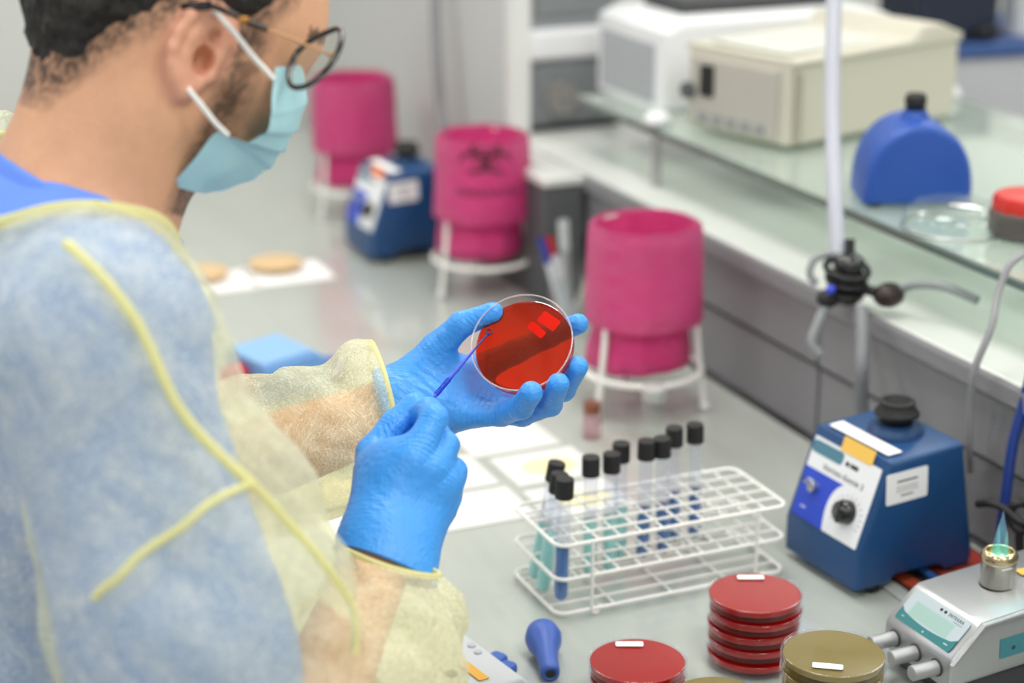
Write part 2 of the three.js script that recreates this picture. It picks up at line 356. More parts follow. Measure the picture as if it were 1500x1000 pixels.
// ---------------------------------------------------------------- on the bench
// petri dishes
const agarRed = phys(0xb00806, 0.15, { transmission: 0.2, thickness: 0, clearcoat: 0.4, clearcoatRoughness: 0.05 });
const agarOlive = phys(0xa89647, 0.12, { transmission: 0.5, thickness: 0, clearcoat: 0.4, clearcoatRoughness: 0.05 });
const dishWall = phys(0xfdfdff, 0.03, { transmission: 1, thickness: 0, ior: 1.5, specularIntensity: 0.5 });
const labelTex = canvasTex(128, 48, (c, w, h) => { c.fillStyle = '#e6e6e6'; c.fillRect(0, 0, w, h); c.fillStyle = '#d2d2d6'; c.fillRect(40, 18, 44, 4); c.fillRect(46, 27, 30, 3); });
const labelMat = std(0xffffff, 0.7, { map: labelTex });
const DISH_H = 0.0145, DISH_R = 0.046;
const dishGeo = {
  base: lathe([[0, 0.0012], [0.042, 0.0012], [0.0442, 0.0026], [0.0446, 0.0125]], 64),
  agar: lathe([[0, 0.0068], [0.0428, 0.0068], [0.0436, 0.0076], [0.0438, 0.0122], [0.043, 0.0128], [0, 0.0128]], 64),
  lid: lathe([[0.0458, 0.0045], [0.046, 0.006], [0.0455, 0.0135], [0.0445, 0.0142], [0.0432, 0.0145], [0.0425, 0.0138], [0, 0.0138]], 64),
  rim: new THREE.TorusGeometry(0.0452, 0.0007, 8, 64).rotateX(Math.PI / 2).translate(0, 0.0142, 0),
  label: card(0.026, 0.0095, 0.002, 0.0003),
};
function petriDish(pos, mat, label, group, withLabel, turn = 0, topAgar = true) {
  const t = thing('petri_dish', label, 'petri dish', group, pos, turn);
  part('base', dishGeo.base, dishWall, t);
  part('agar', dishGeo.agar, mat, t);
  part('lid', dishGeo.lid, dishWall, t);
  part('rim', dishGeo.rim, dishWall, t);
  if (withLabel) { const l = part('label', dishGeo.label, labelMat, t, 'small white label'); l.rotation.set(-Math.PI / 2, 0, withLabel[2] || 0); l.position.set(withLabel[0], 0.0141, withLabel[1]); }
  return t;
}
function dishStack(x, z, n, mat, labels, group, tag) {
  for (let k = 0; k < n; k++) petriDish([x + (rnd() - 0.5) * 0.0016, BT + 0.0005 + k * DISH_H, z + (rnd() - 0.5) * 0.0016], mat, labels(k, n), group, k === n - 1 ? tag : null, rnd() * 6 * (k < n - 1));
}
const ORDER = ['lowest', 'second', 'third', 'fourth', 'fifth', 'sixth'];
dishStack(0.876, -1.425, 5, agarRed, (k, n) => k === n - 1 ? 'top red agar dish with white label, tall red stack beside the tube rack' : ORDER[k] + ' red agar dish from the bench in the tall red stack beside the rack', 'red agar dishes in the tall stack', [0.012, -0.029, -0.41]);
dishStack(0.736, -1.396, 3, agarRed, (k, n) => k === n - 1 ? 'top red agar dish with white label, low stack beside the pipette bulb' : ORDER[k] + ' red agar dish from the bench in the low red stack', 'red agar dishes in the low stack', [0.007, -0.03, -0.41]);
dishStack(0.846, -1.244, 7, agarOlive, (k, n) => k === n - 1 ? 'top olive agar dish with a white label, on the tall olive stack by the burner' : ORDER[k] + ' olive agar dish from the bench in the tall stack by the burner', 'olive agar dishes in the tall stack', [-0.019, 0.02, -0.6]);
dishStack(0.768, -1.302, 3, agarOlive, (k, n) => k === n - 1 ? 'top olive agar dish with a white label, on the low olive stack' : ORDER[k] + ' olive agar dish from the bench in the low olive stack', 'olive agar dishes in the low stack', [0.033, 0.002, -0.9]);

// wire rack for test tubes
const RK = { x0: 0.738, x1: 1.003, z0: -1.574, z1: -1.688 };
{
  const t = thing('test_tube_rack', 'white coated wire rack of three tiers holding capped test tubes', 'rack', null, [(RK.x0 + RK.x1) / 2, BT, (RK.z0 + RK.z1) / 2]);
  const W = (RK.x1 - RK.x0) / 2, D = Math.abs(RK.z1 - RK.z0) / 2, r = 0.0019;
  const frame = (y, name) => {
    const pts = [], c = 0.012;
    for (const [sx, sz, a0] of [[1, 1, 0], [-1, 1, 90], [-1, -1, 180], [1, -1, 270]]) for (let k = 0; k <= 4; k++) { const a = (a0 + k * 22.5) * deg; pts.push(V(sx * (W - c) + c * Math.cos(a), y, sz * (D - c) + c * Math.sin(a))); }
    const cp = new THREE.CurvePath();
    for (let k = 0; k < pts.length; k++) cp.add(new THREE.LineCurve3(pts[k], pts[(k + 1) % pts.length]));
    return part(name, new THREE.TubeGeometry(new THREE.CatmullRomCurve3(pts, true, 'catmullrom', 0.02), 160, r * 1.15, 8, true), M.whiteWire, t);
  };
  for (const [y, name] of [[0.081, 'upper_frame'], [0.044, 'middle_frame'], [0.0065, 'lower_frame']]) {
    const f = frame(y, name), low = name === 'lower_frame';
    for (let k = 1; k < 5; k++) part('long_wire', rod([-W, y, -D + 2 * D * k / 5], [W, y, -D + 2 * D * k / 5], low ? r * 0.8 : r * 0.75, 6), M.whiteWire, f);
    if (!low) for (let k = 1; k < 11; k++) part('cross_wire', rod([-W + 2 * W * k / 11, y - r * 1.2, -D], [-W + 2 * W * k / 11, y - r * 1.2, D], r * 0.75, 6), M.whiteWire, f);
    else for (let k = 1; k < 4; k++) part('cross_wire', rod([-W + 2 * W * k / 4, y - r, -D], [-W + 2 * W * k / 4, y - r, D], r * 0.75, 6), M.whiteWire, f);
  }
  for (const sx of [-1, 1]) for (const sz of [-1, 1]) part('leg', tube([[sx * W * 0.72, 0.083, sz * (D + r)], [sx * W * 0.72, 0.045, sz * (D + r)], [sx * W * 0.72, 0.008, sz * (D + r)], [sx * W * 0.72 + 0.004, 0.002, sz * (D + r)], [sx * W * 0.72 + 0.01, 0.0025, sz * (D + r) - sz * 0.004], [sx * W * 0.72 + 0.013, 0.0065, sz * (D + r) - sz * 0.008]], r, 40, 8), M.whiteWire, t);
}
// capped test tubes
const tubeGlass = phys(0xf4f6fb, 0.03, { transmission: 0.94, thickness: 0, ior: 1.5 });
const cyanLiquid = phys(0xbcfaf0, 0.2, { transmission: 0.25, thickness: 0 }), blueLiquid = phys(0x0670b8, 0.12, { clearcoat: 0.8, transmission: 0.15, thickness: 0 });
const tubeGeo = (() => {
  const R = 0.0076, wall = [[0.0001, 0]], liq = (h) => { const p = [[0.0001, 0.0008]]; for (let k = 1; k <= 8; k++) { const a = Math.PI / 2 * k / 8; p.push([(R - 0.0009) * Math.sin(a), R - (R - 0.0009) * Math.cos(a)]); } p.push([R - 0.0009, h], [0.0001, h]); return lathe(p, 28); };
  for (let k = 1; k <= 8; k++) { const a = Math.PI / 2 * k / 8; wall.push([R * Math.sin(a), R - R * Math.cos(a)]); }
  wall.push([R, 0.12]);
  const capP = [[R + 0.0002, 0.112], [0.0091, 0.1122], [0.0093, 0.114], [0.0093, 0.1315], [0.0087, 0.133], [0.0001, 0.1333]];
  const cap = lathe(capP, 36), p = cap.attributes.position;
  for (let i = 0; i < p.count; i++) { const r = Math.hypot(p.getX(i), p.getZ(i)); if (r > 0.009) { const k = 1 + 0.018 * Math.cos(Math.atan2(p.getZ(i), p.getX(i)) * 18); p.setX(i, p.getX(i) * k); p.setZ(i, p.getZ(i) * k); } }
  cap.computeVertexNormals();
  return { wall: lathe(wall, 28), cap, cyan: liq(0.062), cyanHigh: liq(0.066), blue: liq(0.06), blueLow: liq(0.057) };
})();
function testTube(foot, head, liquid, label, group) {
  const t = thing('test_tube', label, 'test tube', group, foot);
  const d = V(...head).sub(V(...foot)).normalize();
  t.quaternion.setFromUnitVectors(V(0, 1, 0), d);
  part('glass_tube', tubeGeo.wall, tubeGlass, t);
  part('liquid', tubeGeo[liquid], liquid.startsWith('cyan') ? cyanLiquid : blueLiquid, t);
  part('cap', tubeGeo.cap, M.rubber, t, 'black screw cap');
}
{
  const y = BT + 0.0095;
  testTube([0.747, y + 0.006, -1.587], [0.7505, 1.045, -1.587], 'blue', 'black-capped test tube with dark blue liquid in the rack corner beside the tilted tubes');
  testTube([0.744, y, -1.625], [0.7575, 1.03, -1.6165], 'cyanHigh', 'tilted cyan test tube at the rack end, beside the dark blue corner tube', 'tilted cyan tubes');
  testTube([0.748, y, -1.655], [0.768, 1.03, -1.647], 'cyan', 'tilted cyan test tube at the rack end, behind the other tilted tube', 'tilted cyan tubes');
  for (const [x, z, dx, which] of [[0.806, -1.642, 0, 'nearest the tilted tubes'], [0.829, -1.642, 0.001, 'between two other upright cyan tubes'], [0.853, -1.664, -0.001, 'beside the dark blue row']]) testTube([x, y, z], [x + dx, 1.03, z], 'cyan', 'upright black-capped tube of pale cyan liquid ' + which, 'upright cyan tubes');
  for (const [x, z, dx, which] of [[0.868, -1.642, 0.002, 'fourth'], [0.893, -1.642, -0.004, 'third'], [0.917, -1.664, -0.002, 'second'], [0.943, -1.664, -0.003, 'first']]) testTube([x, y + 0.008, z], [x + dx, 1.03, z], 'blueLow', which + ' black-capped tube of dark blue liquid counting from the vortex mixer end', 'dark blue tubes in a row');
}

// vortex mixers: own x runs from the sloping control panel to the back, own z across
function vortexMixer(label, pos, turn, withText) {
  const t = thing('vortex_mixer', label, 'mixer', null, pos, turn);
  const side = [[0, 0.01], [0.0, 0.048], [0.034, 0.146], [0.128, 0.151], [0.152, 0.02], [0.148, 0.01], [0.118, 0.01], [0.106, 0.018], [0.05, 0.018], [0.04, 0.01]];
  part('body', boxUV(prism(side, -0.064, 0.064, 0.0045)), M.mixerBlue, t, 'blue metal housing');
  const n = V(-0.098, 0.034, 0).normalize(), up = V(0.034, 0.098, 0).normalize(), ex = V(0, 0, 1);
  const place = (o, s, z, off) => lay(o, V(0.0, 0.048, 0).addScaledVector(up, s).addScaledVector(n, off).add(V(0, 0, z)), ex, up);
  const panelTex = canvasTex(512, 470, (c, w, h) => {
    c.fillStyle = '#e9ebef'; c.fillRect(0, 0, w, h);
    c.fillStyle = '#2a49c4'; c.beginPath(); c.moveTo(0, 180); c.lineTo(300, 180); c.bezierCurveTo(215, 235, 215, 360, 250, h); c.lineTo(0, h); c.fill();
    c.fillStyle = '#4f7f92'; c.beginPath(); c.roundRect(0, 18, 240, 74, 24); c.fill();
    c.fillStyle = '#33363c'; c.font = 'bold 44px sans-serif'; if (withText) c.fillText('Vortex-Genie 2', 120, 158);
    c.fillStyle = '#3b3e44'; c.fillRect(262, 52, 30, 26); c.fillRect(300, 52, 60, 26);
    c.strokeStyle = '#9aa0a8'; c.lineWidth = 5;
    for (let k = 0; k < 15; k++) { const a = (-210 + k * 17) * deg; c.beginPath(); c.moveTo(380 + 92 * Math.cos(a), 325 + 92 * Math.sin(a)); c.lineTo(380 + 116 * Math.cos(a), 325 + 116 * Math.sin(a)); c.stroke(); }
    c.fillStyle = '#c9cdd6'; c.fillRect(40, 240, 46, 12); c.fillRect(40, 262, 60, 10); c.fillRect(50, 400, 40, 10);
  });
  place(part('control_panel', card(0.112, 0.088, 0.002, 0.0008), std(0xffffff, 0.45, { map: panelTex }), t, 'white and blue control panel'), 0.05, 0, 0.0006);
  const knob = part('dial_knob', lathe([[0, 0.014], [0.0105, 0.013], [0.0125, 0.004], [0.013, 0]], 24).rotateX(Math.PI / 2), M.blackGloss, t, 'black dial knob');
  place(knob, 0.037, 0.028, 0.0014);
  part('pointer', box(0.006, 0.026, 0.012, 0, 0, 0.008, 0.003), M.blackGloss, knob);
  const sw = part('toggle_switch', merged([cyl(0.006, 0.0065, 0.006, 0, 0.003, 0, 20).rotateX(Math.PI / 2), rod([0, 0, 0.004], [-0.003, 0.006, 0.016], 0.0022)]), M.steel, t, 'metal toggle switch');
  place(sw, 0.043, -0.032, 0.0014);
  const tape = part('tape_strip', card(0.052, 0.016, 0.001, 0.0008), M.yellowTape, t, 'yellow tape strip');
  place(tape, 0.1, 0.014, 0.0012);
  const strip = part('top_label', card(0.1, 0.018, 0.001, 0.0006), M.paper, t, 'white strip label');
  lay(strip, V(0.05, 0.1482, 0), ex, V(0.99, 0.05, 0));
  strip.position.y += 0.0006;
  const code = canvasTex(256, 150, (c, w, h) => { c.fillStyle = '#f4f4f6'; c.fillRect(0, 0, w, h); c.fillStyle = '#55565b'; for (let x = 66; x < 196; x += 4 + ((x * 7) % 9)) c.fillRect(x, 66, 2 + ((x * 5) % 5), 36); c.fillRect(66, 40, 126, 10); c.fillRect(90, 112, 76, 7); });
  const bar = part('barcode_label', card(0.053, 0.034, 0.003, 0.0006), std(0xffffff, 0.5, { map: code }), t, 'white barcode label');
  bar.position.set(0.056, 0.118, 0.0642); bar.rotation.z = 0.04;
  part('cup_collar', lathe([[0.03, 0], [0.0285, 0.008], [0.02, 0.011], [0, 0.011]], 36).translate(0.09, 0.1485, 0), M.mixerBlue, t);
  part('cup', lathe([[0, 0.006], [0.012, 0.007], [0.014, 0.018], [0.0185, 0.018], [0.0195, 0.016], [0.018, 0.013], [0.0235, 0.006], [0.024, 0.003], [0.018, 0.0], [0.017, -0.006], [0, -0.006]].map(([r, y]) => [r, y + 0.012]), 40).translate(0.09, 0.1545, 0), M.rubber, t, 'black rubber cup');
  for (const [x, z] of [[0.03, -0.05], [0.03, 0.05], [0.128, -0.05], [0.128, 0.05]]) part('foot', lathe([[0, 0], [0.008, 0], [0.0095, 0.004], [0.007, 0.012], [0, 0.013]], 20).translate(x, 0, z), M.rubber, t, 'black rubber foot');
  part('base_plate', box(0.1, 0.006, 0.11, 0.076, 0.017, 0, 0.002), M.black, t);
  return t;
}
vortexMixer('blue vortex mixer with barcode label and yellow tape beside the gas burner', [1.034, BT, -1.556], 0.07, true);
const mix2 = vortexMixer('blue vortex mixer behind the raised hands, between two pink bagged stands', [1.0, BT, -2.93], 0.05, false);
mix2.children.find((o) => o.name === 'tape_strip').material = std(0xf0875a, 0.6);
mix2.children.find((o) => o.name === 'tape_strip').userData.label = 'orange tape strip';

// dark mat under the back of the mixer, with a cloth and a tube lying on it
{
  const t = thing('bench_mat', 'dark mat with a pale edge lying half under the vortex mixer', 'mat', null, [1.16, BT, -1.5]);
  part('sheet', box(0.13, 0.0016, 0.22, 0.002, 0.0009, 0, 0.0005), std(0x2a2422, 0.6), t);
  part('pale_edge', box(0.018, 0.004, 0.24, -0.072, 0.0022, 0.0, 0.0015), std(0xb4b7b6, 0.35), t, 'pale grey edge');
  const r = thing('red_cloth', 'folded dark red cloth lying on the mat under the mixer', 'cloth', null, [1.186, BT + 0.002, -1.505], 0.1);
  part('lower_fold', box(0.07, 0.003, 0.12, 0, 0.0016, 0, 0.0012), std(0xa5341f, 0.8), r);
  part('upper_fold', box(0.05, 0.003, 0.09, 0.008, 0.0046, 0.004, 0.0012), std(0x8d2818, 0.8), r);
  const q = thing('red_cloth', 'small orange red cloth strip beside the pale edge of the mat', 'cloth', null, [1.112, BT + 0.002, -1.5], 0.05);
  part('strip', box(0.018, 0.003, 0.12, 0, 0.0016, 0, 0.0012), std(0xa8401f, 0.8), q);
  solo('blue_tube', tube([[1.134, BT + 0.0062, -1.56], [1.137, BT + 0.0062, -1.5], [1.133, BT + 0.0062, -1.44], [1.14, BT + 0.0062, -1.39]], 0.0042, 30, 10), std(0x2f62aa, 0.5), 'short blue rubber tube lying on the dark mat', 'tube');
}

// safety gas burner: own x runs from its display to the back
{
  const t = thing('gas_burner', 'silver bench gas burner with display, three knobs and a pale blue flame', 'burner', null, [0.986, BT, -1.316], 0.03);
  const hw = 0.051;
  part('base', prism([[0.012, 0.003], [0.2, 0.003], [0.2, 0.03], [0.004, 0.024]], -hw + 0.004, hw - 0.004, 0.003), M.greyBase, t, 'dark grey base');
  const sh = prism([[0.0, 0.022], [0.0, 0.047], [0.004, 0.053], [0.03, 0.078], [0.036, 0.081], [0.2, 0.094], [0.2, 0.032], [0.12, 0.03]], -hw, hw, 0.005);
  part('housing', boxUV(sh), M.silver, t, 'silver metal housing');
  part('side_edge', prism([[0.001, 0.047], [0.034, 0.0815], [0.2, 0.0945], [0.2, 0.091], [0.036, 0.078], [0.004, 0.046]], hw - 0.005, hw + 0.0022, 0.0015), M.silver, t);
  const n = V(-0.025, 0.026, 0).normalize(), up = V(0.026, 0.025, 0).normalize(), ex = V(0, 0, 1);
  const screen = canvasTex(512, 256, (c, w, h) => {
    c.fillStyle = '#d5e4ec'; c.fillRect(0, 0, w, h);
    c.fillStyle = '#3f8f95'; c.beginPath(); c.moveTo(0, 150); c.lineTo(38, 180); c.quadraticCurveTo(256, 226, 474, 180); c.lineTo(w, 150); c.lineTo(w, h); c.lineTo(0, h); c.fill();
    c.fillStyle = '#b9ddd6'; c.fillRect(70, 70, 356, 118);
    c.fillStyle = '#2c3036'; c.font = 'bold 32px sans-serif'; c.fillText('INTEGRA', 330, 38); c.beginPath(); c.arc(262, 28, 12, 0, 7); c.arc(300, 28, 12, 0, 7); c.fill();
    c.font = '20px sans-serif'; c.fillStyle = '#6c747c'; c.fillText('FIREBOY', 392, 62);
    c.fillStyle = '#bfe3e0'; c.fillRect(40, 212, 24, 8); c.fillRect(250, 226, 14, 14); c.fillRect(436, 212, 36, 10);
  });
  const d = part('display', card(0.082, 0.034, 0.003, 0.001), std(0xdedede, 0.22, { map: screen }), t, 'pale display with teal border');
  lay(d, V(0.0172, 0.0657, 0).addScaledVector(n, 0.0006), ex, up);
  for (const z of [-0.032, 0.0, 0.032]) {
    const k = part('knob', lathe([[0, 0.03], [0.0062, 0.03], [0.0072, 0.0288], [0.0072, 0.002], [0.008, 0]], 28).rotateZ(Math.PI / 2).translate(0.001, 0.037, z), M.silver, t, 'round silver knob');
    part('knob_seat', cyl(0.0085, 0.0085, 0.003, 0, 0, 0, 24).rotateZ(Math.PI / 2).translate(0.0, 0.037, z), M.greyBase, k);
  }
  const strip = canvasTex(256, 64, (c, w, h) => { c.fillStyle = '#3a7f8b'; c.fillRect(0, 0, w, h); c.fillStyle = '#24414a'; c.beginPath(); c.arc(44, 38, 7, 0, 7); c.fill(); c.font = 'bold 30px sans-serif'; c.fillText('FIREBOY', 84, 42); });
  const tl = part('side_strip', card(0.09, 0.02, 0.001, 0.0006), std(0xffffff, 0.4, { map: strip }), t, 'teal strip with small dark lettering');
  tl.position.set(0.1, 0.0545, hw + 0.0002); tl.rotation.z = 0.06;
  const nozzle = part('nozzle', lathe([[0.0165, 0], [0.0165, 0.0245], [0.0158, 0.0255]], 48).translate(0.095, 0.0845, -0.006), M.brushed, t, 'brushed steel nozzle');
  part('collar', lathe([[0.0158, 0.0255], [0.0172, 0.027], [0.0175, 0.031], [0.0155, 0.0352], [0.0128, 0.0362], [0.0118, 0.0348], [0.0116, 0.028], [0.008, 0.026], [0, 0.026]], 48).translate(0.095, 0.0845, -0.006), M.brass, nozzle, 'pale brass collar');
  part('nozzle_foot', cyl(0.0172, 0.0172, 0.003, 0.095, 0.0845, -0.006, 36), M.black, nozzle);
  part('nozzle_mark', box(0.012, 0.0012, 0.0008, 0.091, 0.108, 0.0104, 0.0002).rotateY(0), M.white, nozzle);
  part('warning_mark', box(0.018, 0.0008, 0.012, 0.132, 0.0895, -0.01, 0.0002), M.yellowTape, t, 'yellow warning mark');
  const fl = phys(0xe8fafa, 0.1, { transmission: 0.92, thickness: 0, ior: 1.02, emissive: 0x35b4c0, emissiveIntensity: 0.16 });
  const flame = part('flame', lathe([[0.0075, 0], [0.0078, 0.008], [0.0068, 0.018], [0.0045, 0.03], [0.0015, 0.043], [0.0002, 0.05]], 20).translate(0.095, 0.111, -0.006), fl, t, 'pale blue gas flame');
  for (const [dx, dz, h] of [[0.004, 0.003, 0.03], [-0.004, 0.002, 0.026], [0.0, -0.004, 0.034]]) part('flame_tongue', lathe([[0.0022, 0], [0.0026, 0.006], [0.0016, h * 0.6], [0.0002, h]], 10).translate(0.095 + dx, 0.111, -0.006 + dz), fl, flame);
  const l = new THREE.PointLight(0x7fe8f0, 0.002); l.name = 'flame_light'; l.position.set(0.986 + 0.095, BT + 0.135, -1.322); l.castShadow = true; scene.add(l);
}

// wire stands with pink waste bags
const bagMat = phys(0xff4a9e, 0.36, { transmission: 0.24, thickness: 0, ior: 1.4, bumpMap: fine(6), bumpScale: 0.004 });
const bagPrint = canvasTex(1024, 512, (c, w, h) => {
  c.fillStyle = '#ffffff'; c.fillRect(0, 0, w, h);
  for (const cx of [300, 790]) {
    c.strokeStyle = '#5a1238'; c.lineWidth = 15;
    for (let k = 0; k < 3; k++) { const a = (-90 + 120 * k) * deg; c.beginPath(); c.arc(cx + 46 * Math.cos(a), 210 + 46 * Math.sin(a), 46, a + 0.62, a + 2 * Math.PI - 0.62); c.stroke(); }
    c.lineWidth = 9; c.beginPath(); c.arc(cx, 210, 44, 0, 7); c.stroke();
    c.fillStyle = '#7a2450'; c.font = 'bold 40px sans-serif'; c.fillText('BIOHAZARD', cx - 122, 372);
  }
});
function bagStand(label, x, z, turn, print, s = 1) {
  const t = thing('bag_stand', label, 'waste stand', null, [x, BT, z], turn);
  const Rf = 0.084, Rt = 0.0675, Ht = 0.243, legs = [40, 160, 280];
  const ray = (a, r, y) => V(r * Math.cos(a * deg), y, r * Math.sin(a * deg)), legPts = legs.map((a) => [ray(a, Rf, 0.006), ray(a, 0.0775, 0.052), ray(a, 0.0705, 0.115), ray(a, 0.069, 0.18), ray(a, Rt, Ht)]);
  for (const pts of legPts) { const a = pts[0], l = part('leg', tube(pts, 0.0043, 30, 10), M.whiteWire, t); part('foot_cap', new THREE.SphereGeometry(0.0068, 14, 10).scale(1, 0.95, 1).translate(a.x, 0.0066, a.z), M.white, l); }
  const yr = 0.052, rr = 0.0775;
  part('lower_ring', new THREE.TorusGeometry(rr, 0.004, 10, 64).rotateX(Math.PI / 2).translate(0, yr, 0), M.whiteWire, t);
  part('upper_ring', new THREE.TorusGeometry(Rt, 0.004, 10, 64).rotateX(Math.PI / 2).translate(0, Ht, 0), M.whiteWire, t);
  // the liner bag: inside wall, fold over the ring, outer cuff
  const wav = (a, y, k) => 1 + k * noise(Math.cos(a) * 1.7 + x * 9, y * 22, Math.sin(a) * 1.7 + z * 9) + k * 0.5 * noise(Math.cos(a) * 5, y * 45 + z, Math.sin(a) * 5);
  const sheet = (rows, k, lean = 0) => {
    const n = 72, pos = [], uv = [], idx = [];
    rows.forEach(([r, y, q = 0, flat = 0], j) => { for (let i = 0; i <= n; i++) { const a = 2 * Math.PI * i / n, w = wav(a, y, k * (1 + q)); const rr2 = r * w; pos.push(rr2 * Math.cos(a) * (1 + flat * 0.25) - lean * 0.03 * Math.max(0, 0.12 - y) / 0.06, y + k * 0.05 * noise(Math.cos(a) * 2, z, Math.sin(a) * 2) * (1 + q), rr2 * Math.sin(a) * (1 - flat)); uv.push(i / n, 1 - j / (rows.length - 1)); } });
    for (let j = 0; j < rows.length - 1; j++) for (let i = 0; i < n; i++) { const q0 = j * (n + 1) + i; idx.push(q0, q0 + 1, q0 + n + 1, q0 + 1, q0 + n + 2, q0 + n + 1); }
    const g = new THREE.BufferGeometry(); g.setAttribute('position', new THREE.Float32BufferAttribute(pos, 3)); g.setAttribute('uv', new THREE.Float32BufferAttribute(uv, 2)); g.setIndex(idx); g.computeVertexNormals(); return g;
  };
  const bag = part('bag', sheet([[0.062, Ht + 0.003], [0.061, 0.2], [0.06, 0.16], [0.062, 0.12, 0.3], [0.064, 0.1, 0.8], [0.0655, 0.08, 1], [0.065, 0.064, 1], [0.052, 0.058, 1, 0.1], [0.02, 0.057, 0.5, 0.1], [0.001, 0.057]], 0.06, 0.25), bagMat, t, 'translucent pink plastic bag');
  const cuffMat = print ? bagMat.clone() : bagMat;
  if (print) cuffMat.map = bagPrint;
  part('cuff', sheet([[0.062, Ht + 0.003], [0.066, Ht + 0.0065], [0.0725, Ht + 0.003], [0.0742, 0.225], [0.075, 0.2], [0.0756, 0.17], [0.0762, 0.14], [0.077, 0.122, 0.3]], 0.03), cuffMat, bag, 'folded down top of the bag');
  return t;
}
bagStand('pink bagged wire stand in front of the grey panel, behind the tube rack', 1.104, -2.101, 0.0, false);
bagStand('pink bagged wire stand printed with dark biohazard marks, beside the far mixer', 1.118, -2.675, -0.05, true);
bagStand('pink bagged wire stand farthest along the bench, behind the far mixer', 1.092, -3.205, 0.05, false);

// white sheets with pale round spots, lying on the bench
{
  const spot = (col) => canvasTex(160, 160, (c, w, h) => { c.fillStyle = '#dededb'; c.fillRect(0, 0, w, h); c.fillStyle = col; c.beginPath(); c.ellipse(86, 84, 50, 44, 0, 0, 7); c.fill(); c.fillStyle = '#d9d9dc'; c.fillRect(18, 14, 44, 8); c.fillRect(18, 30, 30, 6); });
  const kinds = { pink: std(0xffffff, 0.75, { map: spot('#f7e6e0') }), yellow: std(0xffffff, 0.75, { map: spot('#f6e9b4') }), cream: std(0xffffff, 0.75, { map: spot('#f8f2e6') }) };
  for (const [x, z, w, h, k, label] of [[0.888, -2.062, 0.118, 0.1, 'pink', 'white test sheet with a faint pink spot beneath the raised dish'], [0.898, -1.953, 0.112, 0.094, 'yellow', 'white test sheet with a pale yellow spot behind the tube rack'], [0.77, -1.975, 0.112, 0.1, 'cream', 'white test sheet with a cream spot half hidden by the gloved hand'], [0.772, -1.868, 0.112, 0.094, 'cream', 'white test sheet with a cream spot beside the gloved right hand'], [0.892, -1.846, 0.106, 0.092, 'yellow', 'white test sheet with a pale yellow spot under the rack edge'], [0.648, -1.876, 0.112, 0.094, 'cream', 'white test sheet showing under the raised left sleeve'], [0.645, -1.983, 0.112, 0.096, 'cream', 'white test sheet partly behind the left sleeve']]) {
    const m = solo('test_sheet', card(w, h, 0.003, 0.0012), kinds[k], label, 'sheet', 'white test sheets in a grid');
    m.rotation.x = -Math.PI / 2; m.position.set(x, BT + 0.0004, z);
  }
}
// things further along the bench, out of focus
for (const [x, z, label] of [[0.722, -2.9, 'low dish of tan agar on a white sheet beside the other tan dish'], [0.848, -2.905, 'low dish of tan agar on a white sheet near the far mixer']]) {
  const m = solo('white_sheet', card(0.13, 0.11, 0.003, 0.001), M.paper, 'white paper sheet under the tan agar dish ' + (x < 0.8 ? 'farther from the mixer' : 'nearer the far mixer'), 'sheet', 'white sheets under tan dishes');
  m.rotation.x = -Math.PI / 2; m.position.set(x + 0.01, BT + 0.0004, z + 0.03);
  petriDish([x, BT + 0.0018, z], M.tan, label, 'tan agar dishes', null);
}
{
  const t = thing('blue_tip_box', 'blue plastic box with chamfered corner behind the left sleeve', 'box', null, [0.69, BT, -2.36], 0.25);
  part('body', prism([[-0.055, 0], [0.05, 0], [0.052, 0.035], [0.03, 0.055], [-0.055, 0.05]], -0.05, 0.05, 0.004), phys(0x6b9cd6, 0.4), t);
  part('lid', box(0.08, 0.006, 0.09, -0.012, 0.055, 0, 0.002).rotateZ(0.06), phys(0x86b2e0, 0.4), t);
  const r = thing('red_screw_cap', 'round red cap lying beside the blue box', 'cap', null, [0.622, BT, -2.345]);
  part('dome', lathe([[0, 0.045], [0.012, 0.044], [0.021, 0.036], [0.024, 0.02], [0.024, 0.002], [0, 0.001]], 28), M.redPlastic, r);
  part('skirt', cyl(0.025, 0.025, 0.01, 0, 0.006, 0), M.redPlastic, r);
  const k = thing('purple_roll', 'small purple blue roll of tape beside the blue box', 'tape', null, [0.762, BT, -2.38]);
  part('roll', lathe([[0.012, 0], [0.026, 0], [0.026, 0.02], [0.012, 0.02], [0.012, 0]], 32), std(0x7f84b8, 0.5), k);
}
